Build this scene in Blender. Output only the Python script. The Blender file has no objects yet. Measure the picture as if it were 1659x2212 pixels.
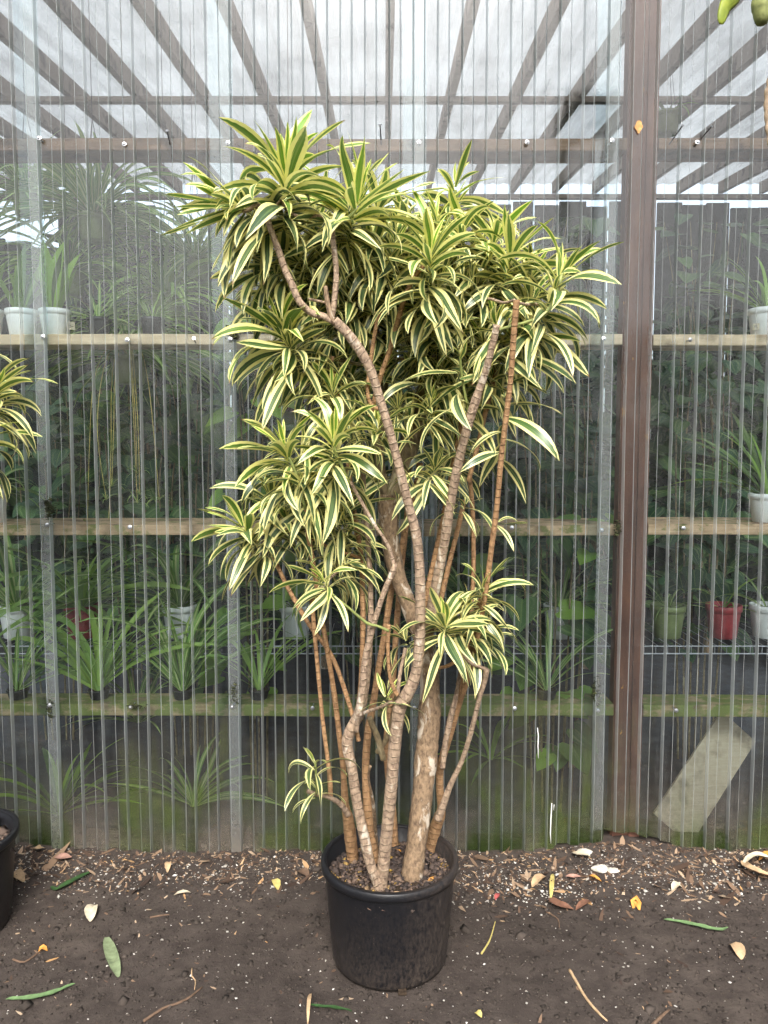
import bpy, math, random
import numpy as np
from mathutils import Vector, Matrix

R = math.radians
random.seed(7)
rng = np.random.default_rng(11)
SC = bpy.context.scene
COL = SC.collection

# ------------------------------------------------------------------ camera, world, sun, exposure
CAM_H, PITCH, F_PX = 1.5, R(4.5), 1662.0          # focal length in pixels of a 1659 x 2212 frame
cam_data = bpy.data.cameras.new("camera")
cam = bpy.data.objects.new("camera", cam_data)
COL.objects.link(cam)
cam.location = (0, 0, CAM_H)
cam.rotation_euler = (R(90) - PITCH, 0, 0)
cam_data.sensor_fit = 'VERTICAL'
cam_data.sensor_height = 36.0
cam_data.lens = 36.0 * F_PX / 2212.0
cam_data.clip_start = 0.05
cam_data.clip_end = 400
SC.camera = cam

SUN_EL, SUN_AZ = R(43), R(180)                    # azimuth clockwise from +Y; behind the camera
world = bpy.data.worlds.new("World")
SC.world = world
world.use_nodes = True
wn = world.node_tree.nodes
wl = world.node_tree.links
wn.clear()
sky = wn.new("ShaderNodeTexSky")
sky.sky_type = 'NISHITA'
sky.sun_disc = False
sky.sun_elevation = SUN_EL
sky.sun_rotation = SUN_AZ
sky.air_density = 1.0
sky.dust_density = 4.0
sky.ozone_density = 1.0
bg = wn.new("ShaderNodeBackground")
bg.inputs["Strength"].default_value = 0.13
wo = wn.new("ShaderNodeOutputWorld")
hs = wn.new("ShaderNodeHueSaturation")              # thin even overcast: the blue is mostly washed out
hs.inputs["Saturation"].default_value = 0.40
wl.new(sky.outputs[0], hs.inputs["Color"])
wl.new(hs.outputs[0], bg.inputs["Color"])
wl.new(bg.outputs[0], wo.inputs["Surface"])

sun_data = bpy.data.lights.new("sun", 'SUN')
sun_data.energy = 1.5
sun_data.angle = R(22)
sun_data.color = (1.0, 0.96, 0.90)
sun = bpy.data.objects.new("sun", sun_data)
COL.objects.link(sun)
sdir = Vector((math.sin(SUN_AZ) * math.cos(SUN_EL), math.cos(SUN_AZ) * math.cos(SUN_EL), math.sin(SUN_EL)))
sun.rotation_euler = (-sdir).to_track_quat('-Z', 'Y').to_euler()
sun.location = (0, -3, 6)

SC.view_settings.view_transform = 'Standard'
SC.view_settings.look = 'None'
SC.view_settings.gamma = 1.0
SC.view_settings.exposure = 1.52
SC.view_settings.use_curve_mapping = False
SC.render.engine = 'CYCLES'
SC.cycles.use_denoising = True
SC.cycles.use_adaptive_sampling = True
SC.cycles.adaptive_threshold = 0.05
SC.cycles.max_bounces = 7
SC.cycles.diffuse_bounces = 3
SC.cycles.glossy_bounces = 2
SC.cycles.transmission_bounces = 6
SC.cycles.transparent_max_bounces = 24
SC.cycles.caustics_reflective = False
SC.cycles.caustics_refractive = False
SC.cycles.sample_clamp_indirect = 6.0

WALL = 2.78        # distance from the camera to the plastic wall
POT_Y = 2.19       # distance to the potted plant's axis


# ------------------------------------------------------------------ helpers
def ray(px, py):
    xc = (px - 829.5) / F_PX
    yc = -(py - 1106.0) / F_PX
    c, s = math.cos(PITCH), math.sin(PITCH)
    return Vector((xc, c + yc * s, yc * c - s))


def at(px, py, Y):
    d = ray(px, py)
    t = Y / d.y
    return Vector((d.x * t, Y, CAM_H + d.z * t))


def on_z(px, py, z):
    d = ray(px, py)
    t = (z - CAM_H) / d.z
    return Vector((d.x * t, d.y * t, z))


def px_size(px, Y):
    return px / F_PX * Y


def empty(name, loc=(0, 0, 0), label=None, cat=None, group=None, kind=None):
    o = bpy.data.objects.new(name, None)
    COL.objects.link(o)
    o.location = loc
    return tag(o, label, cat, group, kind)


def tag(o, label=None, cat=None, group=None, kind=None):
    if label:
        o["label"] = label
    if cat:
        o["category"] = cat
    if group:
        o["group"] = group
    if kind:
        o["kind"] = kind
    return o


class MB:
    """collects verts / faces / uvs"""
    def __init__(self):
        self.v, self.f, self.uv, self.smooth = [], [], [], False

    def box(self, a, b):
        x0, y0, z0 = a
        x1, y1, z1 = b
        n = len(self.v)
        self.v += [(x0, y0, z0), (x1, y0, z0), (x1, y1, z0), (x0, y1, z0), (x0, y0, z1), (x1, y0, z1), (x1, y1, z1), (x0, y1, z1)]
        self.f += [tuple(n + i for i in q) for q in ((0, 3, 2, 1), (4, 5, 6, 7), (0, 1, 5, 4), (1, 2, 6, 5), (2, 3, 7, 6), (3, 0, 4, 7))]
        return self

    def lathe(self, prof, n=24, cap_lo=True, cap_hi=True, center=(0, 0, 0)):
        s = len(self.v)
        cx, cy, cz = center
        for r, z in prof:
            for i in range(n):
                a = 2 * math.pi * i / n
                self.v.append((cx + r * math.cos(a), cy + r * math.sin(a), cz + z))
        for k in range(len(prof) - 1):
            for i in range(n):
                j = (i + 1) % n
                self.f.append((s + k * n + i, s + k * n + j, s + (k + 1) * n + j, s + (k + 1) * n + i))
        if cap_lo:
            self.f.append(tuple(s + i for i in reversed(range(n))))
        if cap_hi:
            self.f.append(tuple(s + (len(prof) - 1) * n + i for i in range(n)))
        return self

    def tube(self, pts, rad, n=8, caps=True, uvs=True):
        """pts list of Vector, rad list"""
        s = len(self.v)
        m = len(pts)
        up = Vector((0.3, 0.9, 0.1)).normalized()
        L = 0.0
        prev = None
        for i, p in enumerate(pts):
            t = (pts[min(i + 1, m - 1)] - pts[max(i - 1, 0)])
            t = t.normalized() if t.length > 1e-9 else Vector((0, 0, 1))
            u = up - t * up.dot(t)
            u = u.normalized() if u.length > 1e-6 else t.orthogonal().normalized()
            up = u
            w = t.cross(u)
            if prev is not None:
                L += (p - prev).length
            prev = p
            for j in range(n):
                a = 2 * math.pi * j / n
                q = p + (u * math.cos(a) + w * math.sin(a)) * rad[i]
                self.v.append(tuple(q))
        lens = [0.0]
        for i in range(1, m):
            lens.append(lens[-1] + (pts[i] - pts[i - 1]).length)
        for i in range(m - 1):
            for j in range(n):
                k = (j + 1) % n
                self.f.append((s + i * n + j, s + i * n + k, s + (i + 1) * n + k, s + (i + 1) * n + j))
                if uvs:
                    self.uv.append([(j / n, lens[i]), ((j + 1) / n, lens[i]), ((j + 1) / n, lens[i + 1]), (j / n, lens[i + 1])])
        if caps:
            self.f.append(tuple(s + j for j in reversed(range(n))))
            self.f.append(tuple(s + (m - 1) * n + j for j in range(n)))
            if uvs:
                self.uv.append([(0, 0)] * n)
                self.uv.append([(0, lens[-1])] * n)
        return self

    def mesh(self, name, mat, smooth=False):
        me = bpy.data.meshes.new(name)
        me.from_pydata([tuple(x) for x in self.v], [], self.f)
        if self.uv and len(self.uv) == len(self.f):
            l = me.uv_layers.new(name="UVMap")
            flat = [c for face in self.uv for uv in face for c in uv]
            l.data.foreach_set("uv", flat)
        if mat:
            for m in (mat if isinstance(mat, (list, tuple)) else [mat]):
                me.materials.append(m)
        if smooth:
            me.polygons.foreach_set("use_smooth", [True] * len(me.polygons))
        me.update()
        return me

    def build(self, name, mat, parent=None, smooth=False, loc=None):
        o = bpy.data.objects.new(name, self.mesh(name, mat, smooth))
        COL.objects.link(o)
        if parent:
            o.parent = parent
        if loc is not None:
            o.location = loc
        return o


def link(name, me, parent=None, mw=None):
    o = bpy.data.objects.new(name, me)
    COL.objects.link(o)
    if parent:
        o.parent = parent
    if mw is not None:
        o.matrix_basis = mw
    return o


def np_mesh(name, V, F, mat, uvs=None, smooth=False):
    """V (n,3) float, F (m,k) int all same size k; uvs dict name -> (m*k,2)"""
    me = bpy.data.meshes.new(name)
    k = F.shape[1]
    me.vertices.add(len(V))
    me.vertices.foreach_set("co", np.ascontiguousarray(V, dtype=np.float32).ravel())
    me.loops.add(F.size)
    me.loops.foreach_set("vertex_index", np.ascontiguousarray(F, dtype=np.int32).ravel())
    me.polygons.add(len(F))
    me.polygons.foreach_set("loop_start", np.arange(0, F.size, k, dtype=np.int32))
    me.polygons.foreach_set("loop_total", np.full(len(F), k, dtype=np.int32))
    for nm, a in (uvs or {}).items():
        l = me.uv_layers.new(name=nm)
        l.data.foreach_set("uv", np.ascontiguousarray(a, dtype=np.float32).ravel())
    if smooth:
        me.polygons.foreach_set("use_smooth", np.ones(len(F), dtype=bool))
    me.materials.append(mat)
    me.update(calc_edges=True)
    me.validate()
    return me


# ------------------------------------------------------------------ material helpers
class NT:
    def __init__(self, name):
        self.m = bpy.data.materials.new(name)
        self.m.use_nodes = True
        self.t = self.m.node_tree
        self.t.nodes.clear()
        self.out = self.t.nodes.new("ShaderNodeOutputMaterial")

    def n(self, typ, **kw):
        nd = self.t.nodes.new(typ)
        for k, v in kw.items():
            if k in nd.inputs:
                i = nd.inputs[k]
                if isinstance(v, bpy.types.NodeSocket):
                    self.t.links.new(v, i)
                else:
                    i.default_value = v
            else:
                setattr(nd, k, v)
        return nd

    def l(self, a, b):
        self.t.links.new(a, b)

    def math(self, op, a, b=None, clamp=False):
        nd = self.t.nodes.new("ShaderNodeMath")
        nd.operation = op
        nd.use_clamp = clamp
        for i, v in enumerate((a, b)):
            if v is None:
                continue
            if isinstance(v, bpy.types.NodeSocket):
                self.t.links.new(v, nd.inputs[i])
            else:
                nd.inputs[i].default_value = v
        return nd.outputs[0]

    def ramp(self, fac, stops, interp='LINEAR'):
        nd = self.t.nodes.new("ShaderNodeValToRGB")
        nd.color_ramp.interpolation = interp
        els = nd.color_ramp.elements
        while len(els) < len(stops):
            els.new(0.5)
        for e, (p, c) in zip(els, stops):
            e.position = p
            e.color = (*c, 1) if len(c) == 3 else c
        self.t.links.new(fac, nd.inputs[0])
        return nd.outputs[0]

    def mix(self, fac, a, b):
        nd = self.t.nodes.new("ShaderNodeMix")
        nd.data_type = 'RGBA'
        for s, v in ((nd.inputs[0], fac), (nd.inputs[6], a), (nd.inputs[7], b)):
            if isinstance(v, bpy.types.NodeSocket):
                self.t.links.new(v, s)
            else:
                s.default_value = v if not isinstance(v, tuple) or len(v) == 4 else (*v, 1)
        return nd.outputs[2]

    def mixsh(self, fac, a, b):
        nd = self.t.nodes.new("ShaderNodeMixShader")
        if isinstance(fac, bpy.types.NodeSocket):
            self.t.links.new(fac, nd.inputs[0])
        else:
            nd.inputs[0].default_value = fac
        self.t.links.new(a, nd.inputs[1])
        self.t.links.new(b, nd.inputs[2])
        return nd.outputs[0]

    def noise(self, vec, scale, detail=4, rough=0.55, dist=0.0):
        nd = self.n("ShaderNodeTexNoise", Scale=scale, Detail=detail, Roughness=rough, Distortion=dist)
        if vec is not None:
            self.l(vec, nd.inputs["Vector"])
        return nd.outputs[0]

    def coord(self, which="Object", scale=(1, 1, 1)):
        c = self.n("ShaderNodeTexCoord").outputs[which]
        mp = self.n("ShaderNodeMapping")
        mp.inputs["Scale"].default_value = scale
        self.l(c, mp.inputs[0])
        return mp.outputs[0]

    def geo(self, scale=(1, 1, 1)):
        c = self.n("ShaderNodeNewGeometry").outputs["Position"]
        mp = self.n("ShaderNodeMapping")
        mp.inputs["Scale"].default_value = scale
        self.l(c, mp.inputs[0])
        return mp.outputs[0]

    def bump(self, h, strength=0.5, dist=0.01):
        b = self.n("ShaderNodeBump", Strength=strength, Distance=dist)
        self.l(h, b.inputs["Height"])
        return b.outputs[0]

    def principled(self, color, rough=0.6, normal=None, spec=0.5, metal=0.0):
        p = self.n("ShaderNodeBsdfPrincipled")
        for s, v in (("Base Color", color), ("Roughness", rough), ("Specular IOR Level", spec), ("Metallic", metal)):
            if isinstance(v, bpy.types.NodeSocket):
                self.l(v, p.inputs[s])
            else:
                p.inputs[s].default_value = v if not isinstance(v, tuple) or len(v) == 4 else (*v, 1)
        if normal is not None:
            self.l(normal, p.inputs["Normal"])
        return p.outputs[0]

    def done(self, sh):
        self.l(sh, self.out.inputs["Surface"])
        return self.m


def simple_mat(name, col, rough=0.6, var=0.25, scale=20, bump=0.2, spec=0.4, dist=0.003, sc3=(1, 1, 1), metal=0.0):
    t = NT(name)
    v = t.coord("Object", sc3)
    nz = t.noise(v, scale, 5)
    c0 = tuple(x * (1 - var) for x in col)
    c1 = tuple(min(1, x * (1 + var)) for x in col)
    c = t.ramp(nz, [(0.3, c0), (0.7, c1)])
    return t.done(t.principled(c, rough, t.bump(nz, bump, dist), spec, metal))


def leaf_mat(name, stripe=True, young=((0.125, 0.27, 0.015), (0.80, 0.78, 0.24)), old=((0.046, 0.088, 0.040), (0.80, 0.75, 0.33)), edge=0.47, trans=0.28, rough=0.30, tipbrown=True):
    """striped strap leaf: green middle, pale margins; UVMap = across/along, var = random/youth"""
    t = NT(name)
    uv = t.n("ShaderNodeUVMap", uv_map="UVMap").outputs[0]
    var = t.n("ShaderNodeUVMap", uv_map="var").outputs[0]
    s = t.n("ShaderNodeSeparateXYZ")
    t.l(uv, s.inputs[0])
    sv = t.n("ShaderNodeSeparateXYZ")
    t.l(var, sv.inputs[0])
    u, v, rnd, youth = s.outputs[0], s.outputs[1], sv.outputs[0], sv.outputs[1]
    d = t.math('MULTIPLY', t.math('ABSOLUTE', t.math('SUBTRACT', u, 0.5)), 2.0)
    # long fine streaks along the blade
    cx = t.n("ShaderNodeCombineXYZ")
    t.l(t.math('MULTIPLY', u, 7.0), cx.inputs[0])
    t.l(t.math('MULTIPLY', v, 0.6), cx.inputs[1])
    t.l(t.math('MULTIPLY', rnd, 37.0), cx.inputs[2])
    st = t.noise(cx.outputs[0], 1.0, 3, 0.6)
    off = t.math('MULTIPLY', t.math('SUBTRACT', st, 0.5), 0.55)
    lim = t.math('ADD', t.math('ADD', d, off), t.math('MULTIPLY', t.math('SUBTRACT', rnd, 0.5), 0.22))
    m = t.ramp(lim, [(edge - 0.02, (0, 0, 0)), (edge + 0.03, (1, 1, 1))])
    gy = t.mix(youth, (*old[0], 1), (*young[0], 1))
    # paler bands inside the green
    g2 = t.mix(t.ramp(st, [(0.5, (0, 0, 0)), (0.62, (1, 1, 1))]), gy, t.mix(0.35, gy, (0.28, 0.36, 0.14, 1)))
    g3 = t.mix(t.math('MULTIPLY', t.ramp(d, [(0.0, (1, 1, 1)), (0.07, (0, 0, 0))]), 0.35), g2, (0.30, 0.42, 0.12, 1))
    my = t.mix(youth, (*old[1], 1), (*young[1], 1))
    c = t.mix(m, g3, my) if stripe else g3
    if tipbrown:
        tb = t.math('MULTIPLY', t.ramp(v, [(0.93, (0, 0, 0)), (0.99, (1, 1, 1))]), t.ramp(rnd, [(0.80, (0, 0, 0)), (0.84, (1, 1, 1))]))
        c = t.mix(tb, c, (0.22, 0.09, 0.03, 1))
    nrm = t.bump(st, 0.25, 0.002)
    p = t.principled(c, rough, nrm, 0.5)
    tr = t.n("ShaderNodeBsdfTranslucent")
    t.l(c, tr.inputs[0])
    return t.done(t.mixsh(trans, p, tr.outputs[0]))


def wood_mat(name, c0, c1, moss=None, rough=0.8):
    t = NT(name)
    v = t.geo((1.2, 30, 30))
    w = t.noise(v, 3.0, 6, 0.6, 1.5)
    col = t.ramp(w, [(0.3, c0), (0.7, c1)])
    big = t.noise(t.geo((3, 3, 3)), 2.5, 4)
    col = t.mix(t.ramp(big, [(0.52, (0, 0, 0)), (0.66, (1, 1, 1))]), col, tuple(x * 0.45 for x in c0))
    if moss:
        mz = t.noise(t.geo((4, 6, 6)), 3.0, 6, 0.65)
        col = t.mix(t.ramp(mz, [(moss[1], (0, 0, 0)), (moss[1] + 0.1, (1, 1, 1))]), col, (*moss[0], 1))
    return t.done(t.principled(col, rough, t.bump(w, 0.4, 0.003), 0.25))


def bark_mat(name, base, dark, pale, ring=0.0, ringcol=(0.5, 0.35, 0.18), scale=60, pale_amt=0.62):
    t = NT(name)
    uv = t.n("ShaderNodeUVMap", uv_map="UVMap").outputs[0]
    s = t.n("ShaderNodeSeparateXYZ")
    t.l(uv, s.inputs[0])
    pos = t.geo((1, 1, 0.55))
    n1 = t.noise(pos, scale, 5, 0.65)
    n2 = t.noise(pos, scale * 0.22, 4, 0.6, 0.6)
    col = t.ramp(n1, [(0.32, dark), (0.55, base), (0.75, tuple(x * 1.25 for x in base))])
    col = t.mix(t.ramp(n2, [(pale_amt, (0, 0, 0)), (pale_amt + 0.07, (1, 1, 1))]), col, (*pale, 1))
    h = n1
    if ring:
        vv = t.math('ADD', s.outputs[1], t.math('MULTIPLY', t.math('SUBTRACT', n2, 0.5), 0.030))
        fr = t.math('FRACT', t.math('DIVIDE', vv, ring))
        line = t.ramp(fr, [(0.0, (1, 1, 1)), (0.10, (1, 1, 1)), (0.16, (0, 0, 0)), (0.90, (0, 0, 0)), (1.0, (0.6, 0.6, 0.6))])
        shade = t.ramp(fr, [(0.10, (0.74, 0.74, 0.74)), (0.35, (1, 1, 1)), (1.0, (1.0, 1.0, 1.0))])
        mm = t.n("ShaderNodeMix", data_type='RGBA', blend_type='MULTIPLY')
        mm.inputs[0].default_value = 0.38
        t.l(col, mm.inputs[6])
        t.l(shade, mm.inputs[7])
        ln_ = t.math('MULTIPLY', line, t.ramp(n2, [(0.40, (0.1, 0.1, 0.1)), (0.6, (1, 1, 1))]))
        col = t.mix(t.math('MULTIPLY', ln_, 0.6), mm.outputs[2], (*ringcol, 1))
        h = t.math('ADD', n1, t.math('MULTIPLY', line, 0.6))
    return t.done(t.principled(col, 0.78, t.bump(h, 0.9, 0.006), 0.3))


M = {}
M['leaf'] = leaf_mat("variegated_leaf")
M['spider'] = leaf_mat("spider_leaf", young=((0.52, 0.58, 0.24), (0.20, 0.34, 0.07)), old=((0.42, 0.48, 0.20), (0.13, 0.25, 0.06)), edge=0.34, trans=0.35, rough=0.45, tipbrown=False)
M['plain_leaf'] = leaf_mat("plain_leaf", stripe=False, young=((0.24, 0.40, 0.05), (0.1, 0.2, 0.05)), old=((0.026, 0.072, 0.032), (0.1, 0.2, 0.05)), trans=0.3, rough=0.4, tipbrown=False)
M['cane'] = bark_mat("cane_bark", (0.34, 0.20, 0.098), (0.20, 0.11, 0.055), (0.46, 0.29, 0.15), ring=0.020, ringcol=(0.50, 0.32, 0.17), scale=70, pale_amt=0.70)
M['grey_cane'] = bark_mat("grey_cane_bark", (0.33, 0.24, 0.165), (0.15, 0.10, 0.07), (0.54, 0.47, 0.38), ring=0.021, ringcol=(0.46, 0.36, 0.25), scale=95, pale_amt=0.60)
M['bark'] = bark_mat("rough_bark", (0.26, 0.18, 0.11), (0.085, 0.055, 0.035), (0.52, 0.45, 0.36), scale=110, pale_amt=0.56)
M['mossy'] = bark_mat("mossy_bark", (0.20, 0.155, 0.085), (0.085, 0.065, 0.04), (0.33, 0.29, 0.18), scale=75, pale_amt=0.60)
M['green_stem'] = simple_mat("green_stem", (0.20, 0.23, 0.07), 0.5, 0.3, 40)
M['batten_dark'] = wood_mat("dark_beam_wood", (0.13, 0.075, 0.045), (0.24, 0.14, 0.085))
M['batten_pale'] = wood_mat("pale_batten_wood", (0.60, 0.44, 0.28), (0.76, 0.60, 0.42))
M['batten_mid'] = wood_mat("weathered_batten_wood", (0.46, 0.30, 0.18), (0.64, 0.45, 0.29), moss=((0.20, 0.20, 0.07), 0.52))
M['batten_moss'] = wood_mat("mossy_batten_wood", (0.30, 0.22, 0.12), (0.42, 0.32, 0.18), moss=((0.17, 0.20, 0.055), 0.42))
M['rafter'] = wood_mat("rafter_wood", (0.22, 0.17, 0.14), (0.34, 0.27, 0.22))
M['metal'] = simple_mat("galvanised_steel", (0.40, 0.41, 0.43), 0.30, 0.3, 300, 0.1, metal=0.9)
M['nail'] = simple_mat("dark_nail_steel", (0.05, 0.045, 0.045), 0.5, 0.3, 60, metal=0.5)
M['wire'] = simple_mat("coated_wire", (0.30, 0.31, 0.33), 0.45, 0.2, 50, metal=0.4)
M['white_plastic'] = simple_mat("white_plastic", (0.83, 0.83, 0.81), 0.45, 0.07, 25, 0.05)
M['red_plastic'] = simple_mat("red_plastic", (0.30, 0.045, 0.05), 0.5, 0.2, 25, 0.05)
M['maroon'] = simple_mat("maroon_plastic", (0.085, 0.032, 0.032), 0.5, 0.2, 25, 0.05)
M['green_plastic'] = simple_mat("olive_plastic", (0.16, 0.20, 0.07), 0.5, 0.2, 25, 0.05)
M['dark_plastic'] = simple_mat("dark_plastic", (0.018, 0.018, 0.02), 0.5, 0.3, 25, 0.05)
M['board'] = wood_mat("tan_board", (0.46, 0.38, 0.27), (0.55, 0.47, 0.35))
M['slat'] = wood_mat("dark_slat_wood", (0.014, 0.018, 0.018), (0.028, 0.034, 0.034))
M['soil_dark'] = simple_mat("potting_soil", (0.045, 0.032, 0.022), 0.95, 0.5, 120, 0.9, 0.1, 0.006)


def mat_rust():
    t = NT("rusty_steel")
    n1 = t.noise(t.geo((1, 1, 0.35)), 14, 6, 0.65)
    n2 = t.noise(t.geo((1, 1, 0.7)), 90, 4)
    c = t.ramp(n1, [(0.25, (0.085, 0.042, 0.032)), (0.55, (0.155, 0.072, 0.050)), (0.8, (0.22, 0.105, 0.062))])
    n3 = t.noise(t.geo((1, 1, 0.5)), 30, 3)
    c = t.mix(t.ramp(n3, [(0.70, (0, 0, 0)), (0.73, (1, 1, 1))]), c, (0.40, 0.18, 0.045, 1))
    return t.done(t.principled(c, 0.75, t.bump(n2, 0.4, 0.002), 0.2, 0.0))


M['rust'] = mat_rust()


def mat_pot():
    t = NT("black_pot_plastic")
    p = t.geo((1, 1, 0.5))
    n1 = t.noise(p, 130, 5, 0.75)
    s = t.n("ShaderNodeSeparateXYZ")
    t.l(t.n("ShaderNodeNewGeometry").outputs["Position"], s.inputs[0])
    low = t.ramp(t.math('DIVIDE', s.outputs[2], 0.30), [(0.0, (0.85, 0.85, 0.85)), (0.35, (0.35, 0.35, 0.35)), (0.9, (0.05, 0.05, 0.05))])
    side = t.ramp(t.math('ADD', t.math('MULTIPLY', t.math('SUBTRACT', s.outputs[0], 0.017), 2.2), 0.5), [(0.55, (0, 0, 0)), (0.95, (0.9, 0.9, 0.9))])
    dust = t.math('MULTIPLY', t.math('ADD', low, side, True), t.ramp(n1, [(0.38, (0, 0, 0)), (0.72, (1, 1, 1))]))
    sp = t.noise(t.geo(), 260, 2)
    spk = t.ramp(sp, [(0.72, (0, 0, 0)), (0.76, (1, 1, 1))])
    c = t.mix(t.math('MULTIPLY', dust, 0.55), (0.007, 0.0075, 0.0095, 1), (0.14, 0.105, 0.08, 1))
    c = t.mix(t.math('MULTIPLY', spk, 0.5), c, (0.22, 0.18, 0.14, 1))
    r = t.math('ADD', t.math('MULTIPLY', dust, 0.5), 0.36)
    return t.done(t.principled(c, r, t.bump(n1, 0.15, 0.002), 0.32))


M['pot'] = mat_pot()


def mat_sheet(name, haze0, gloss=1.0):
    """thin clear corrugated plastic with a film of dust, splashed soil and algae near the foot"""
    t = NT(name)
    s = t.n("ShaderNodeSeparateXYZ")
    t.l(t.n("ShaderNodeNewGeometry").outputs["Position"], s.inputs[0])
    z = s.outputs[2]
    str_ = t.noise(t.geo((22, 1, 0.9)), 1.6, 2, 0.6)           # rain streaks
    fine = t.noise(t.geo((1, 1, 1)), 55, 2, 0.7)
    blot = t.noise(t.geo((1, 1, 0.6)), 4.5, 3, 0.62)
    # splash of soil, densest at the foot
    splash = t.ramp(t.math('ADD', t.math('DIVIDE', z, 0.46), t.math('MULTIPLY', t.math('SUBTRACT', blot, 0.5), 0.55)),
                    [(0.0, (0.80, 0.80, 0.80)), (0.22, (0.46, 0.46, 0.46)), (0.55, (0.16, 0.16, 0.16)), (1.0, (0, 0, 0))])
    splash = t.math('MULTIPLY', splash, t.ramp(fine, [(0.30, (0.55, 0.55, 0.55)), (0.6, (1, 1, 1))]))
    green = t.math('MULTIPLY', t.ramp(t.math('ADD', t.math('DIVIDE', z, 1.1), t.math('MULTIPLY', t.math('SUBTRACT', str_, 0.5), 0.9)),
                   [(0.18, (1, 1, 1)), (0.58, (0, 0, 0))]), t.ramp(blot, [(0.44, (0, 0, 0)), (0.62, (1, 1, 1))]))
    moss = t.math('MULTIPLY', t.ramp(t.math('ADD', z, t.math('MULTIPLY', t.math('SUBTRACT', fine, 0.5), 0.12)), [(0.05, (1, 1, 1)), (0.15, (0, 0, 0))]),
                  t.ramp(t.noise(t.geo((1, 1, 0.1)), 3.3, 3), [(0.50, (0, 0, 0)), (0.56, (1, 1, 1))]))
    haze = t.math('ADD', t.math('MULTIPLY', t.ramp(str_, [(0.35, (0, 0, 0)), (0.75, (1, 1, 1))]), 0.05), haze0)
    haze = t.math('ADD', haze, t.math('MULTIPLY', t.ramp(fine, [(0.55, (0, 0, 0)), (0.8, (1, 1, 1))]), 0.05))
    # clear plastic
    tr = t.n("ShaderNodeBsdfTransparent")
    tr.inputs[0].default_value = (0.85, 0.93, 0.95, 1)
    gl = t.n("ShaderNodeBsdfGlossy")
    gl.inputs["Roughness"].default_value = 0.10
    t.l(t.bump(t.noise(t.geo((1, 1, 0.4)), 9, 2), 0.12, 0.01), gl.inputs["Normal"])
    fr = t.n("ShaderNodeFresnel", IOR=1.58)
    clear = t.mixsh(t.math('MULTIPLY', fr.outputs[0], gloss, True), tr.outputs[0], gl.outputs[0])
    df = t.n("ShaderNodeBsdfDiffuse")
    df.inputs[0].default_value = (0.61, 0.65, 0.65, 1)
    tl = t.n("ShaderNodeBsdfTranslucent")
    tl.inputs[0].default_value = (0.61, 0.65, 0.65, 1)
    hz = t.mixsh(0.5, df.outputs[0], tl.outputs[0])
    sh = t.mixsh(haze, clear, hz)
    dcol = t.mix(green, (0.21, 0.18, 0.145, 1), (0.13, 0.17, 0.045, 1))
    dcol = t.mix(moss, dcol, (0.035, 0.055, 0.012, 1))
    dd = t.n("ShaderNodeBsdfDiffuse")
    t.l(dcol, dd.inputs[0])
    dt = t.n("ShaderNodeBsdfTranslucent")
    t.l(dcol, dt.inputs[0])
    dirt = t.mixsh(0.35, dd.outputs[0], dt.outputs[0])
    fac = t.math('MAXIMUM', t.math('MULTIPLY', splash, 0.85), t.math('MULTIPLY', green, 0.42))
    fac = t.math('MAXIMUM', fac, t.math('MULTIPLY', moss, 0.75))
    return t.done(t.mixsh(fac, sh, dirt))


M['sheet'] = mat_sheet("clear_corrugated_plastic", 0.005)
M['sheet_slope'] = mat_sheet("hazed_rib_plastic", 0.32, 0.25)  # edge-on milkiness of the slopes painted in as extra haze
M['sheet_edge'] = mat_sheet("rib_edge_highlight", 0.50, 0.3)  # bright highlight lines on the rib corners, painted as pale haze
M['sheet_seam'] = mat_sheet("clouded_overlap_plastic", 0.20)


def mat_roof(name, k=0.30):
    t = NT(name)
    st = t.noise(t.geo((9, 0.7, 1)), 1.5, 5, 0.6)
    bl = t.noise(t.geo((1, 1, 1)), 2.2, 5, 0.6)
    c = t.ramp(t.math('ADD', t.math('MULTIPLY', st, 0.5), t.math('MULTIPLY', bl, 0.5)), [(0.35, (0.40 * k, 0.40 * k, 0.40 * k)), (0.62, (0.95 * k, 0.96 * k, 0.98 * k))])
    tl = t.n("ShaderNodeBsdfTranslucent")
    t.l(c, tl.inputs[0])
    df = t.n("ShaderNodeBsdfDiffuse")
    df.inputs[0].default_value = (0.45, 0.45, 0.45, 1)
    tr = t.n("ShaderNodeBsdfTransparent")
    tr.inputs[0].default_value = (0.8, 0.82, 0.82, 1)
    return t.done(t.mixsh(0.07, t.mixsh(0.15, tl.outputs[0], df.outputs[0]), tr.outputs[0]))


M['roof'] = mat_roof("cloudy_roof_plastic")


def mat_ground():
    t = NT("garden_soil")
    p = t.geo()
    big = t.noise(p, 1.6, 5, 0.6)
    mid = t.noise(p, 14, 6, 0.65)
    fine = t.noise(p, 110, 5, 0.7)
    c = t.ramp(big, [(0.32, (0.047, 0.037, 0.031)), (0.5, (0.060, 0.048, 0.041)), (0.72, (0.080, 0.064, 0.053))])
    c = t.mix(t.ramp(mid, [(0.40, (0.7, 0.7, 0.7)), (0.58, (0, 0, 0))]), c, (0.036, 0.028, 0.024, 1))
    c = t.mix(t.math('MULTIPLY', t.ramp(fine, [(0.60, (0, 0, 0)), (0.75, (1, 1, 1))]), 0.5), c, (0.16, 0.125, 0.095, 1))
    h = t.math('ADD', t.math('MULTIPLY', mid, 0.7), t.math('MULTIPLY', fine, 0.35))
    return t.done(t.principled(c, 0.92, t.bump(h, 0.9, 0.012), 0.2))


M['ground'] = mat_ground()


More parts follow.
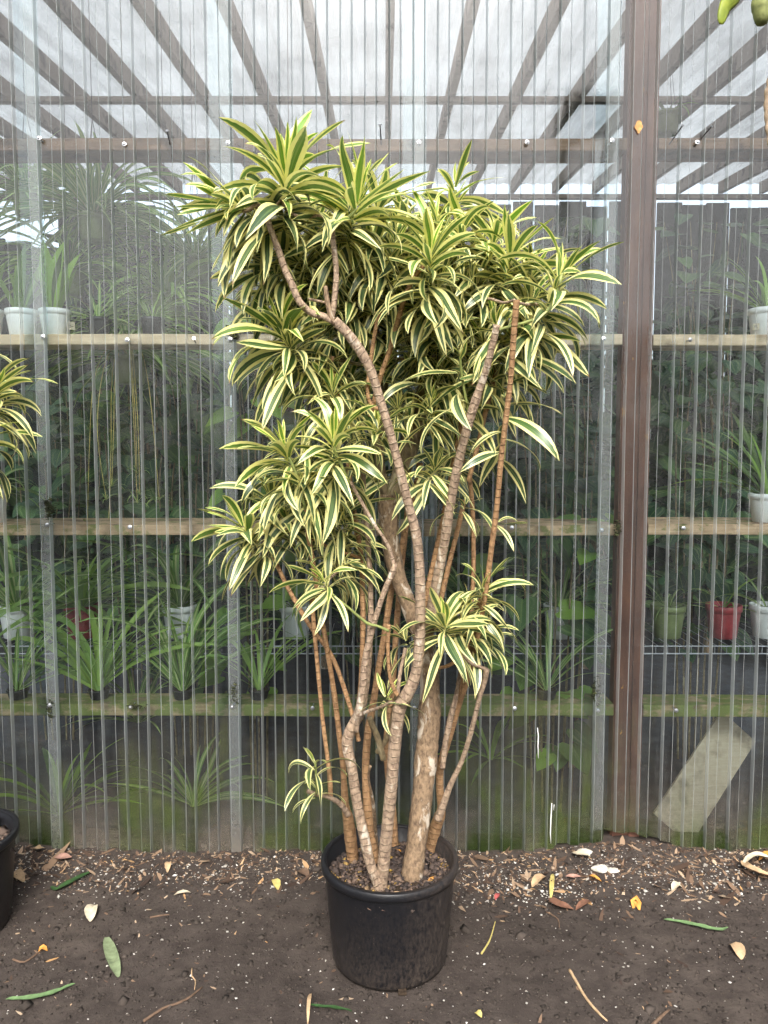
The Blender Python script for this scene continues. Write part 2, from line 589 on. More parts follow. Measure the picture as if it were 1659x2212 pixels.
def speck_mat(name, stops, rough=0.85):
    """small loose bits: colour by a random value stored per bit (attribute var)"""
    t = NT(name)
    var = t.n("ShaderNodeUVMap", uv_map="var").outputs[0]
    s = t.n("ShaderNodeSeparateXYZ")
    t.l(var, s.inputs[0])
    return t.done(t.principled(t.ramp(s.outputs[0], stops), rough, None, 0.25))


M['perlite'] = speck_mat("perlite", [(0, (0.26, 0.235, 0.20)), (0.5, (0.42, 0.395, 0.35)), (1, (0.66, 0.64, 0.60))])
M['litter'] = speck_mat("leaf_litter", [(0, (0.04, 0.026, 0.02)), (0.45, (0.11, 0.068, 0.045)), (0.75, (0.25, 0.165, 0.105)), (0.93, (0.42, 0.32, 0.22)), (1, (0.42, 0.24, 0.10))])
M['clod'] = speck_mat("soil_crumbs", [(0, (0.030, 0.024, 0.020)), (1, (0.075, 0.060, 0.050))], 0.95)
M['chip'] = speck_mat("lava_chips", [(0, (0.035, 0.028, 0.026)), (0.6, (0.085, 0.062, 0.052)), (0.9, (0.16, 0.11, 0.08)), (1, (0.42, 0.27, 0.06))], 0.95)


# ------------------------------------------------------------------ ground
def vnoise(x, y, seed, cell):
    r = np.random.default_rng(seed)
    g = r.random((257, 257))
    xi, yi = x / cell, y / cell
    x0, y0 = np.floor(xi).astype(int), np.floor(yi).astype(int)
    fx, fy = xi - x0, yi - y0
    fx, fy = fx * fx * (3 - 2 * fx), fy * fy * (3 - 2 * fy)
    a, b, c, d = g[x0 % 257, y0 % 257], g[(x0 + 1) % 257, y0 % 257], g[x0 % 257, (y0 + 1) % 257], g[(x0 + 1) % 257, (y0 + 1) % 257]
    return (a * (1 - fx) + b * fx) * (1 - fy) + (c * (1 - fx) + d * fx) * fy - 0.5


def gh(x, y):
    x, y = np.asarray(x, float), np.asarray(y, float)
    near = np.clip((3.4 - np.abs(x)) / 0.8, 0, 1) * np.clip((3.3 - y) / 0.3, 0, 1) * np.clip((y - 0.4) / 0.4, 0, 1)
    h = 0.020 * vnoise(x, y, 1, 0.55) + 0.010 * vnoise(x, y, 2, 0.17) + 0.007 * vnoise(x, y, 3, 0.055) + 0.004 * vnoise(x, y, 4, 0.022)
    foot = np.exp(-((y - 2.80) / 0.22) ** 2)
    m = foot * (0.012 + 0.045 * np.exp(-((x - 0.90) / 0.22) ** 2) + 0.025 * np.exp(-((x + 1.45) / 0.35) ** 2) + 0.012 * np.exp(-((x - 1.6) / 0.3) ** 2))
    flat = 1 - 0.9 * np.exp(-(((x - 0.017) ** 2 + (y - POT_Y) ** 2) / 0.19 ** 2) ** 2)
    return near * (h * flat + m)


def ghf(x, y):
    return float(gh(x, y))


xs = np.concatenate([[-150, -60, -25, -12, -7, -5], np.linspace(-3.6, -1.75, 40), np.arange(-1.74, 1.745, 0.0125), np.linspace(1.75, 3.6, 40), [5, 7, 12, 25, 60, 150]])
ys = np.concatenate([[-150, -60, -25, -12, -6, -3, -1.5, -0.5, 0.2], np.linspace(0.4, 1.2, 24), np.arange(1.215, 2.98, 0.0125), np.linspace(3.0, 3.6, 10), [5, 7, 9, 14, 25, 60, 150]])
GX, GY = np.meshgrid(xs, ys, indexing='ij')
GZ = gh(GX, GY)
nx, ny = GX.shape
idx = np.arange(nx * ny).reshape(nx, ny)
F = np.stack([idx[:-1, :-1].ravel(), idx[1:, :-1].ravel(), idx[1:, 1:].ravel(), idx[:-1, 1:].ravel()], 1)
ground = link("ground", np_mesh("ground", np.stack([GX.ravel(), GY.ravel(), GZ.ravel()], 1), F, M['ground'], smooth=True))
tag(ground, "dark trodden garden soil in front of the plastic wall", None, None, "structure")


# ------------------------------------------------------------------ greenhouse
gx = empty("greenhouse", (0, WALL, 0), "greenhouse of clear corrugated plastic sheets on timber battens with sloping roof", "greenhouse")
GI = Matrix.Translation((0, -WALL, 0))


def part(o, parent=gx):
    """child keeps its world-space vertices"""
    o.parent = parent
    if parent is gx:
        o.matrix_basis = GI
    return o


RIB = 0.084
PROF = [(0.0, 0.0), (0.41, 0.0), (0.475, 0.94), (0.497, 1.0), (0.863, 1.0), (0.885, 0.94), (0.95, 0.0)]     # one rib: valley, steep slope, rounded corner, crest, corner, slope
DEP = 0.013


def sheet_panel(x0, ribs, lift, bottom, top=3.32, phase=0.0, label=None, lean=0.0):
    V, Fs, mi = [], [], []
    zs = [None] + list(np.linspace(0.25, top, 14))
    cols = []
    for k in range(ribs):
        for fx, d in PROF:
            cols.append((x0 + (k + fx) * RIB, d))
    cols.append((x0 + ribs * RIB, 0.0))
    n = len(cols)
    for zi, z in enumerate(zs):
        for (x, d) in cols:
            zz = bottom(x) if z is None else z
            wob = 0.0025 * math.sin(zz * 2.1 + x * 3.0) + 0.0012 * math.sin(zz * 7.3 + x * 11)
            y = WALL - lift - d * DEP + wob + lean * (x - x0)
            V.append((x + 0.0008 * math.sin(zz * 5 + x * 17), y, zz))
    for zi in range(len(zs) - 1):
        for i in range(n - 1):
            a = zi * n + i
            Fs.append((a, a + 1, a + n + 1, a + n))
            dd_ = abs(cols[i][1] - cols[i + 1][1])
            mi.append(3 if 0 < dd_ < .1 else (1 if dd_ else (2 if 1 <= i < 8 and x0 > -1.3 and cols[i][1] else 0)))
    mb = MB()
    mb.v, mb.f = V, Fs
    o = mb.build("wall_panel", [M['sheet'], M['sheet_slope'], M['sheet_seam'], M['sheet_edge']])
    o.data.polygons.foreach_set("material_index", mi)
    if label:
        o["label"] = label
    return part(o)


def bott(px_list, Y=WALL):
    pts = [tuple(at(px, py, Y)[i] for i in (0, 2)) for px, py in px_list]
    X = [p[0] for p in pts]
    Z = [p[1] for p in pts]

    def f(x):
        return float(np.interp(x, X, Z)) + 0.0025 * math.sin(x * 95) + 0.0015 * math.sin(x * 211)
    return f


seam = [-1.28, -0.608, 0.064, 0.736]
panels = [
    sheet_panel(seam[0] - 8 * RIB, 9, 0.000, bott([(-300, 1830), (60, 1838), (120, 1842)])),
    sheet_panel(seam[0], 9, 0.0022, bott([(100, 1832), (250, 1840), (520, 1848)])),
    sheet_panel(seam[1], 9, 0.0044, bott([(490, 1845), (700, 1852), (930, 1855)])),
    sheet_panel(seam[2], 9, 0.0066, bott([(900, 1853), (1185, 1855), (1192, 1818), (1240, 1822), (1345, 1806)])),
    sheet_panel(seam[3], 14, 0.0088, bott([(1240, 1786), (1280, 1788), (1370, 1796), (1440, 1812), (1470, 1840), (1510, 1858), (1600, 1862), (1900, 1862)])),
]

# post of rusty steel behind the seam
pl, pr = at(1338, 1000, WALL + .02).x, at(1402, 1000, WALL + .02).x
POSTX0, POSTX1 = pl, pr
post = part(MB().box((pl, WALL + 0.022, -0.05), (pr, WALL + 0.075, 3.26)).build("post", M['rust']))
post["label"] = "rusty brown steel post behind the plastic sheets"
lip = MB()
w_ = pr - pl
lip.box((pl + 0.004, WALL + 0.0135, -0.05), (pl + 0.30 * w_, WALL + 0.0222, 3.26))
lip.build("flange", M['rust'], post)
MB().box((pl + 0.62 * w_, WALL + 0.0135, -0.05), (pr - 0.002, WALL + 0.0222, 3.26)).build("flange", M['rust'], post)


def batten(x0, x1, py_top, py_bot, depth, mat, label):
    z1 = at(830, py_top, WALL + 0.02).z
    z0 = at(830, py_bot, WALL + 0.02).z
    V = []
    n = max(2, int((x1 - x0) / 0.12))
    mb = MB()
    Y0, Y1 = WALL + 0.0135, WALL + 0.0135 + depth
    b = 0.003
    sec = [(Y0, z0 + b), (Y0, z1 - b), (Y0 + b, z1), (Y1, z1), (Y1, z0), (Y0 + b, z0)]
    k = len(sec)
    for i in range(n + 1):
        x = x0 + (x1 - x0) * i / n
        dz = 0.0022 * math.sin(x * 3.1 + z0 * 9) + random.uniform(-.0007, .0007)
        for y, z in sec:
            mb.v.append((x, y, z + dz))
    for i in range(n):
        for j in range(k):
            a, c = i * k + j, i * k + (j + 1) % k
            mb.f.append((a, a + k, c + k, c))
    mb.f.append(tuple(range(k)))
    mb.f.append(tuple(n * k + j for j in reversed(range(k))))
    o = part(mb.build("batten", mat))
    o["label"] = label
    return o, z0, z1


B = {}
XL, XR = -1.9, 1.9
B[1] = (batten(XL, pl - 0.002, 300, 327, 0.12, M['batten_dark'], "dark brown top beam left of the post"), batten(pr + 0.002, XR, 300, 325, 0.12, M['batten_dark'], "dark brown top beam right of the post"))
B[2] = (batten(XL, pl - 0.002, 723, 746, 0.14, M['batten_pale'], "pale pine batten left of the post"), batten(pr + 0.002, XR, 724, 748, 0.14, M['batten_pale'], "pale pine batten right of the post"))
B[3] = (batten(XL, pl - 0.002, 1135, 1157, 0.30, M['batten_mid'], "weathered batten with green stains left of the post"), batten(pr + 0.002, XR, 1133, 1156, 0.30, M['batten_mid'], "weathered batten with green stains right of the post"))
B[4] = (batten(XL, pl - 0.002, 1521, 1546, 0.13, M['batten_moss'], "lowest mossy batten left of the post"), batten(pr + 0.002, XR, 1524, 1549, 0.13, M['batten_moss'], "lowest mossy batten right of the post"))

# screws through the ribs and long nails, one mesh shared
scr = MB()
scr.lathe([(0.0078, 0.0), (0.0078, 0.002), (0.0050, 0.0026), (0.0050, 0.0065), (0.0036, 0.0078), (0.0012, 0.008)], 10)
scr_me = scr.mesh("screw", M['metal'])
ROT_OUT = Matrix.Rotation(R(90), 4, 'X')       # lathe axis z -> -y (towards the camera)
SCREWS = {1: [(84, 298), (268, 311), (492, 308), (905, 307), (1139, 307), (1323, 303), (1507, 307)],
          2: [(92, 727), (274, 734), (497, 733), (1305, 731), (1491, 734)],
          3: [(102, 1134), (280, 1139), (1106, 1140), (1300, 1145), (1477, 1141)],
          4: [(107, 1524), (282, 1528), (502, 1527), (675, 1530), (895, 1529), (1112, 1531), (1292, 1535), (1461, 1535)]}
for row, lst in SCREWS.items():
    for (px, py) in lst:
        p = at(px, py, WALL - 0.02)
        o, _, _ = B[row][0] if p.x < pl else B[row][1]
        for_par = o
        sc = link("screw", scr_me, for_par)
        sc.matrix_basis = Matrix.Translation((p.x, WALL - 0.0185, p.z)) @ ROT_OUT @ Matrix.Rotation(random.uniform(-.2, .2), 4, 'X')
        sh = MB().tube([Vector((p.x, WALL - 0.019, p.z)), Vector((p.x, WALL + 0.03, p.z))], [0.0022, 0.0022], 6, uvs=False).build("screw_shank", M['metal'], for_par)


def nail(px0, py0, px1, py1, row, out=0.05):
    a = at(px0, py0, WALL - 0.004)
    b = at(px1, py1, WALL - out)
    o = B[row][0][0] if a.x < pl else B[row][1][0]
    d = (b - a).normalized()
    mb = MB().tube([a - d * 0.02 + Vector((0, .012, 0)), a, b], [0.0021] * 3, 8, uvs=False)
    nb = mb.build("nail", M['nail'], o)
    hd = MB().tube([b, b + d * 0.002], [0.0058, 0.0058], 10, uvs=False).build("nail_head", M['metal'], o)


nail(367, 311, 361, 283, 1, 0.045)
nail(823, 303, 821, 271, 1, 0.045)
nail(1452, 303, 1474, 272, 1, 0.05)
nail(1508, 307, 1537, 273, 1, 0.05)
nail(421, 737, 419, 731, 2, 0.03)

# roof: ribbed cloudy sheet on rafters, rising away from the wall
ROOF0, RSL = 3.30, math.tan(R(5.9))
BACK = 6.8


def roof_z(y):
    return ROOF0 + (y - WALL) * RSL


rv, rf = [], []
rxs = np.arange(-5.2, 5.21, 0.05)
rys = np.linspace(WALL - 0.12, BACK + 0.15, 10)
for i, x in enumerate(rxs):
    for y in rys:
        rv.append((x, y, roof_z(y) + 0.10 + (0.012 if i % 2 else 0.0)))
ny_ = len(rys)
for i in range(len(rxs) - 1):
    for j in range(ny_ - 1):
        rf.append((i * ny_ + j, (i + 1) * ny_ + j, (i + 1) * ny_ + j + 1, i * ny_ + j + 1))
mb = MB()
mb.v, mb.f = rv, rf
roof = part(mb.build("roof", M['roof']))
roof["label"] = "cloudy ribbed plastic roof over the greenhouse"
raf = MB()
L_ = BACK - WALL
raf.v = [(-.019, 0, 0), (.019, 0, 0), (.019, L_, L_ * RSL), (-.019, L_, L_ * RSL), (-.019, 0, .095), (.019, 0, .095), (.019, L_, .095 + L_ * RSL), (-.019, L_, .095 + L_ * RSL)]
raf.f = [(0, 3, 2, 1), (4, 5, 6, 7), (0, 1, 5, 4), (1, 2, 6, 5), (2, 3, 7, 6), (3, 0, 4, 7)]
raf_me = raf.mesh("rafter", M['rafter'])
for k in range(-14, 15):
    o = link("rafter", raf_me, gx)
    o.matrix_basis = Matrix.Translation((0.03 + k * 0.357 + random.uniform(-.012, .012), 0.03, ROOF0))
part(MB().box((-5.2, WALL - 0.02, ROOF0 - 0.09), (5.2, WALL + 0.028, ROOF0 - 0.001)).build("top_plate", M['rafter']))
y_p = 4.45
part(MB().box((-5.2, y_p, roof_z(y_p) - 0.03), (5.2, y_p + 0.04, roof_z(y_p) - 0.001)).build("purlin", M['rafter']))
fl = MB()
fl.v = [(-5.2, WALL + .12, .012), (5.2, WALL + .12, .012), (5.2, BACK, .012), (-5.2, BACK, .012)]
fl.f = [(0, 1, 2, 3)]
part(fl.build("dark_floor_sheet", simple_mat("interior_shade_floor", (0.022, 0.025, 0.032), 0.8, 0.5, 12, 0.3)))  # dark sheet added over the soil, standing in for deep shade inside
# side walls and back wall
for sx in (-5.2, 5.2):
    mb = MB()
    mb.v = [(sx, WALL, 0), (sx, BACK, 0), (sx, BACK, roof_z(BACK) + .1), (sx, WALL, ROOF0 + .1)]
    mb.f = [(0, 1, 2, 3)]
    part(mb.build("side_wall", M['roof']))
backw = part(MB().box((-5.2, BACK + 0.03, roof_z(BACK) - .035), (5.2, BACK + 0.09, roof_z(BACK) - 0.001)).build("back_wall", M['rafter']))
x = -5.2
while x < 5.2:
    w = random.uniform(0.18, 0.24)
    hi = roof_z(BACK) - random.uniform(0.07, 0.13)
    lo = 0.0
    wd = at(0, 520, BACK)
    if -3.6 < x < -2.85 or -2.05 < x < -1.7:      # boards missing high up: daylight shows
        hi = random.uniform(3.0, 3.4)
    MB().box((x, BACK, lo), (x + w - random.choice([0.004, 0.006, 0.018]), BACK + 0.03, hi)).build("plank", M['slat'], backw)
    x += w


# ------------------------------------------------------------------ leaves
def leaf_arch(name, mat, bend, ratio, youth, rnd, segs=10, twist=0.0, tip=1.0, fold=0.25, base=0.35, power=1.35, lat=0.0, wave=0.0):
    """unit-length strap leaf along +X, bending towards -Z; 3 verts across"""
    pts = [(0.0, 0.0)]
    for i in range(1, segs + 1):
        a = bend * ((i - 0.5) / segs) ** power
        x, z = pts[-1]
        pts.append((x + math.cos(a) / segs, z - math.sin(a) / segs))
    V = []
    UV = []
    for i in range(segs + 1):
        t = i / segs
        w = ratio * 0.5 * (base + (1 - base) * math.sin(min(1, t / 0.45) * math.pi / 2)) if t < 0.45 else ratio * 0.5 * max(0.015, math.cos((t - 0.45) / 0.55 * math.pi / 2) ** 0.85)
        a = bend * t ** power
        nx_, nz_ = math.sin(a), math.cos(a)          # leaf normal
        x, z = pts[i]
        tw = twist * t * t
        for s in (-1, 0, 1):
            lift = abs(s) * w * fold * (1 - 0.6 * t)
            yy = s * w * math.cos(tw) + lat * t * t + wave * math.sin(t * 7.0) * t
            off = lift + s * w * math.sin(tw)
            V.append((x + nx_ * off, yy, z + nz_ * off))
    Fc, U = [], []
    for i in range(segs):
        for s in (0, 1):
            a = i * 3 + s
            Fc.append((a, a + 3, a + 4, a + 1))
            U += [(s / 2, i / segs), (s / 2, (i + 1) / segs), ((s + 1) / 2, (i + 1) / segs), ((s + 1) / 2, i / segs)]
    Fc = np.array(Fc)
    U = np.array(U)
    var = np.tile([[rnd, youth]], (len(U), 1))
    return dict(V=np.array(V), F=Fc, U=U, var=var, mat=mat, name=name, me=None)


def arch_mesh(A):
    if A['me'] is None:
        A['me'] = np_mesh(A['name'], A['V'], A['F'], A['mat'], {"UVMap": A['U'], "var": A['var']}, True)
    return A['me']


BENDS = [0.05, 0.3, 0.6, 0.95, 1.3, 1.7, 2.1, 2.6]
YOUTH = [0.0, 0.2, 0.55, 1.0]
ARCH = {}
for bi, b in enumerate(BENDS):
    for yi, y in enumerate(YOUTH):
        for vi in range(4):
            ARCH[bi, yi, vi] = leaf_arch("leaf", M['leaf'], b, random.uniform(0.145, 0.178), y, random.random(), twist=random.uniform(-1.6, 1.6), power=random.choice([0.9, 1.1, 1.4, 1.8]), lat=random.uniform(-.16, .16), wave=random.uniform(-.025, .025), fold=random.uniform(.15, .45))


def frame(d, up):
    d = d.normalized()
    z = up - d * up.dot(d)
    if z.length < 1e-3:
        z = d.orthogonal()
    z.normalize()
    y = z.cross(d)
    return Matrix(((d.x, y.x, z.x), (d.y, y.y, z.y), (d.z, y.z, z.z))).to_4x4()


def rosette(leaves, p, axis, n, L, stem_len, rnd, young_n=6, droop=1.0, amin=8, amax=105):
    """append (arch key, matrix) of the leaves round a shoot tip at p pointing along axis"""
    axis = axis.normalized()
    u = axis.orthogonal().normalized()
    w = axis.cross(u)
    phase = rnd.uniform(0, 6.28)
    for k in range(n):
        t = k / max(1, n - 1)                        # 0 at tip, 1 oldest
        phi = phase + k * 2.39996 + rnd.uniform(-.5, .5)
        rad = u * math.cos(phi) + w * math.sin(phi)
        ang = R(amin + (amax - amin) * t ** 0.75 + rnd.uniform(-14, 14))
        d = axis * math.cos(ang) + rad * math.sin(ang)
        base = p - axis * (stem_len * t)
        ln = 1.1 * L * ((0.42 if k < 3 else 0.70) + 0.30 * min(1, t * 3.5)) * rnd.uniform(0.72, 1.16)
        e0 = math.asin(max(-1, min(1, d.z)))
        e_end = R(58 - 150 * min(1, t * 1.75 * droop) + rnd.uniform(-22, 18))
        bend = max(0.05, e0 - max(e_end, -1.5))
        bi = min(range(len(BENDS)), key=lambda i: abs(BENDS[i] - bend))
        yv = 1.0 if k < young_n * 0.5 else (0.55 if k < young_n * 1.6 else (0.2 if t < 0.6 else 0.0))
        yi = YOUTH.index(yv)
        upv = Vector((0, 0, 1)) if abs(d.z) < 0.93 else (axis * 1.0 - rad * 0.6 if d.z < 0 else -rad + Vector((0, 0, .2)))
        fr = frame(d, upv)
        roll = Matrix.Rotation(rnd.uniform(-.7, .7), 4, 'X')
        sc = Matrix.Diagonal((ln, ln * rnd.uniform(0.85, 1.15), ln, 1))
        leaves.append(((bi, yi, rnd.randrange(4)), Matrix.Translation(base + rad * 0.004) @ fr @ roll @ sc))


def smooth_path(pts, rad, step=0.008):
    """Catmull-Rom resample"""
    P = [Vector(p) for p in pts]
    out, ro = [], []
    n = len(P)
    for i in range(n - 1):
        p0, p1, p2, p3 = P[max(0, i - 1)], P[i], P[i + 1], P[min(n - 1, i + 2)]
        m = max(2, int((p2 - p1).length / step))
        for k in range(m):
            t = k / m
            q = 0.5 * ((2 * p1) + (p2 - p0) * t + (2 * p0 - 5 * p1 + 4 * p2 - p3) * t * t + (3 * p1 - p0 - 3 * p2 + p3) * t ** 3)
            out.append(q)
            ro.append(rad[i] * (1 - t) + rad[i + 1] * t)
    out.append(P[-1])
    ro.append(rad[-1])
    return out, ro


def stem(parent, name, pts, rad, mat, ring=0.0, n=10, lump=0.04, step=0.008, origin=Vector((0, 0, 0))):
    P, Rr = smooth_path(pts, rad, step)
    L = 0.0
    for i in range(len(P)):
        if i:
            L += (P[i] - P[i - 1]).length
        f = 1 + lump * math.sin(L * 41 + pts[0][0] * 50) * 0.6 + random.uniform(-lump, lump) * 0.5
        if ring:
            f += (0.020 if rad[0] > .02 else 0.05) * (1 - (((L + .006 * math.sin(L * 37)) / ring) % 1.0)) ** 2
        Rr[i] *= f
    mb = MB().tube([p - origin for p in P], Rr, n)
    return mb.build(name, mat, parent, True)


def zbuffer_rank(leaves, w=384, h=512):
    """visible pixel count of every leaf by a coarse z-buffer"""
    ids = np.full((h, w), -1)
    zb = np.full((h, w), 1e9)
    c, s = math.cos(PITCH), math.sin(PITCH)
    for i, (key, m) in enumerate(leaves):
        A = ARCH[key]
        V = A['V']
        V4 = np.concatenate([V, (V[:-3] + V[3:]) / 2])
        P = V4 @ np.array(m.to_3x3()).T + np.array(m.translation)
        zc = P[:, 1] * c - (P[:, 2] - CAM_H) * s
        yc = P[:, 1] * s + (P[:, 2] - CAM_H) * c
        U = ((829.5 + F_PX * P[:, 0] / zc) / 1659 * w).astype(int)
        Vp = ((1106 - F_PX * yc / zc) / 2212 * h).astype(int)
        ok = (U >= 0) & (U < w) & (Vp >= 0) & (Vp < h)
        for a, b, z in zip(U[ok], Vp[ok], zc[ok]):
            if z < zb[b, a]:
                zb[b, a] = z
                ids[b, a] = i
    cnt = np.bincount(ids[ids >= 0], minlength=len(leaves))
    return np.argsort(-cnt), cnt


def emit_leaves(parent, leaves, limit, origin, mat):
    order, cnt = zbuffer_rank(leaves)
    inv = Matrix.Translation(-origin)
    for i in order[:limit]:
        key, m = leaves[i]
        link("leaf", arch_mesh(ARCH[key]), parent, inv @ m)
    rest = order[limit:]
    if len(rest):
        Vs, Fs, Us, Rs = [], [], [], []
        off = 0
        for i in rest:
            key, m = leaves[i]
            A = ARCH[key]
            Vs.append(A['V'] @ np.array(m.to_3x3()).T + np.array(m.translation - origin))
            Fs.append(A['F'] + off)
            Us.append(A['U'])
            v = A['var'].copy()
            v[:, 0] = rng.random()
            Rs.append(v)
            off += len(A['V'])
        me = np_mesh("foliage", np.concatenate(Vs), np.concatenate(Fs), mat, {"UVMap": np.concatenate(Us), "var": np.concatenate(Rs)}, True)
        o = link("foliage", me, parent)
        o["kind"] = "stuff"


# ------------------------------------------------------------------ pots
def pot_profile():
    return [(0.158, 0.0), (0.166, 0.004), (0.171, 0.02), (0.186, 0.18), (0.193, 0.268), (0.194, 0.276)]


pot_mb = MB().lathe([(0.150, 0.012), (0.155, 0.0), (0.166, 0.002), (0.170, 0.014), (0.173, 0.05), (0.182, 0.15), (0.191, 0.262), (0.191, 0.296), (0.186, 0.296), (0.178, 0.15), (0.168, 0.02)], 72, True, True)
pot_me = pot_mb.mesh("pot", M['pot'], True)
rim_me = MB().lathe([(0.1865, 0.290), (0.1865, 0.3005), (0.1890, 0.3035), (0.1990, 0.3035), (0.2030, 0.3005), (0.2035, 0.284), (0.2025, 0.2795), (0.199, 0.2780), (0.1905, 0.2785)], 72, False, False).mesh("rim", M['pot'], True)


def bits(name, N, place, size, mat, parent=None, kind="stuff", label=None, flat=0.6, long=1.0, seed=3, shape="lump"):
    """N loose bits joined in one mesh. place(rng,N) -> (N,3)"""
    r = np.random.default_rng(seed)
    if shape == "lump":
        T = np.array([(1, 0, 0), (-.5, .87, 0), (-.5, -.87, 0), (0.1, 0.1, 1), (0.5, 0.87, .55), (-1, 0, .5), (.5, -.87, .45), (0, 0, -.6)])
        TF = np.array([(0, 4, 3), (4, 1, 3), (1, 5, 3), (5, 2, 3), (2, 6, 3), (6, 0, 3), (0, 7, 4), (4, 7, 1), (1, 7, 5), (5, 7, 2), (2, 7, 6), (6, 7, 0)])
    else:      # flake / leaf scrap
        T = np.array([(-1, 0, 0), (-.3, .45, .10), (.45, .38, .05), (1, 0, .22), (.4, -.42, .16), (-.4, -.36, .02)])
        TF = np.array([(0, 5, 1), (1, 5, 4), (1, 4, 2), (2, 4, 3)])
    P = place(r, N)
    ang = r.uniform(0, 6.283, N)
    tilt = r.normal(0, 0.35, N)
    s = size * np.exp(r.normal(0, 0.45, N))
    k = len(T)
    jit = 1 + r.normal(0, 0.18, (N, k, 1))
    L = T[None] * jit * s[:, None, None]
    L[:, :, 0] *= long * np.exp(r.normal(0, .25, N))[:, None]
    L[:, :, 2] *= flat
    ct, st = np.cos(tilt)[:, None], np.sin(tilt)[:, None]
    x, y, z = L[:, :, 0], L[:, :, 1], L[:, :, 2]
    x, z = x * ct - z * st, x * st + z * ct
    ca, sa = np.cos(ang)[:, None], np.sin(ang)[:, None]
    W = np.stack([x * ca - y * sa, x * sa + y * ca, z], 2) + P[:, None, :]
    Fc = (TF[None] + (np.arange(N) * k)[:, None, None]).reshape(-1, 3)
    var = np.repeat(r.random(N), len(TF) * 3)
    o = link(name, np_mesh(name, W.reshape(-1, 3), Fc, mat, {"var": np.stack([var, var], 1)}, False), parent)
    if kind:
        o["kind"] = kind
    if label:
        o["label"] = label
    return o


def make_pot(parent, soil_z=0.245):
    p = link("pot", pot_me, parent)
    link("rim", rim_me, p)
    ps = MB().lathe([(0.0, soil_z), (0.06, soil_z + .004), (0.12, soil_z + .002), (0.184, soil_z - .006)], 40, False, False).build("soil", M['soil_dark'], parent, True)

    def disc(r, N):
        a = r.uniform(0, 6.283, N)
        q = 0.183 * np.sqrt(r.random(N))
        return np.stack([q * np.cos(a), q * np.sin(a), soil_z + r.uniform(-.002, .008, N)], 1)
    bits("lava_chips", 2600, disc, 0.0050, M['chip'], ps, seed=int(parent.location.x * 10) + 50, flat=0.8)
    return p


# ------------------------------------------------------------------ the main plant
PX, PY = 0.017, POT_Y
plant_loc = Vector((PX, PY, 0.004))
plant = empty("potted_plant", plant_loc, "tall many-stemmed plant with yellow-edged green leaves in a black pot", "potted plant")
mp = make_pot(plant)
mp["label"] = "round black plastic nursery pot dusted with soil"
drain = MB().box((0.022, -0.180, 0.001), (0.045, -0.160, 0.010)).build("drain_notch", M['soil_dark'], mp)

SOILZ = 0.25


def stem_px(name, lst, Y0, Y1, mat, ring=0.0, base_on_soil=False, n=10, lump=0.04, curve=None):
    """lst of (px, py, width px); depth runs from Y0 to Y1 along the stem"""
    pts, rad = [], []
    m = len(lst)
    if base_on_soil:
        b = on_z(lst[0][0], lst[0][1], SOILZ)
        Y0 = b.y
    dist = [0.0]
    for i in range(1, m):
        dist.append(dist[-1] + math.hypot(lst[i][0] - lst[i - 1][0], lst[i][1] - lst[i - 1][1]))
    for i, (x, y, w) in enumerate(lst):
        f = dist[i] / dist[-1]
        Y = Y0 + (Y1 - Y0) * (f if curve is None else f ** curve)
        p = at(x, y, Y)
        pts.append(p)
        rad.append(px_size(w, Y) * 0.5)
    if base_on_soil:
        pts.insert(0, pts[0] - Vector((0, 0, 0.06)))
        rad.insert(0, rad[0] * 1.08)
    return stem(plant, name, pts, rad, mat, ring, n, lump, origin=plant_loc)


K, G, BK, MS = M['cane'], M['grey_cane'], M['bark'], M['mossy']
# trunks from the soil
stem_px("trunk", [(890, 1895, 48), (900, 1820, 46), (910, 1740, 46), (920, 1640, 50), (927, 1560, 50), (928, 1470, 43), (920, 1410, 36), (898, 1350, 34), (876, 1290, 35), (858, 1240, 36), (845, 1180, 38), (838, 1110, 42), (841, 1070, 46)], 2.1, 2.27, BK, base_on_soil=True, n=14, lump=0.06)
stem_px("trunk", [(841, 1085, 30), (828, 1040, 24), (820, 1000, 21), (821, 953, 20), (825, 886, 20), (830, 820, 19), (833, 770, 20), (822, 735, 20)], 2.27, 2.30, MS, n=10)
stem_px("trunk", [(845, 1085, 34), (863, 1033, 40), (886, 953, 42), (906, 886, 42), (930, 820, 40), (953, 770, 36), (973, 720, 32), (990, 660, 28), (1004, 600, 22)], 2.27, 2.34, MS, n=14, lump=0.06)
stem_px("trunk", [(922, 1380, 26), (930, 1330, 24), (940, 1273, 22), (950, 1223, 21), (960, 1173, 21), (970, 1106, 21), (986, 1020, 20), (1006, 936, 19), (1026, 870, 20), (1036, 840, 17), (1048, 806, 15), (1066, 736, 15), (1073, 702, 16)], 2.17, 1.90, G, 0.021, n=12)
stem_px("trunk", [(824, 1918, 26), (828, 1872, 28), (836, 1792, 27), (846, 1692, 27), (850, 1639, 27), (857, 1572, 28), (864, 1526, 30), (880, 1499, 27), (898, 1456, 25), (906, 1389, 24), (908, 1306, 23), (906, 1223, 22), (899, 1156, 21), (886, 1103, 20), (873, 1053, 20), (856, 986, 19), (840, 926, 19), (823, 870, 19), (803, 806, 20), (783, 766, 21), (753, 723, 22), (722, 692, 20)], 2.03, 1.89, G, 0.017, base_on_soil=True, n=12)
stem_px("trunk", [(820, 1924, 22), (800, 1866, 23), (783, 1792, 23), (770, 1726, 22), (760, 1659, 23), (750, 1610, 24), (756, 1580, 25), (776, 1540, 25), (786, 1490, 22), (793, 1440, 20), (798, 1390, 15), (801, 1306, 12), (797, 1206, 12), (792, 1130, 11), (786, 1060, 11), (784, 1003, 11)], 2.02, 2.10, G, 0.017, base_on_soil=True, n=12)
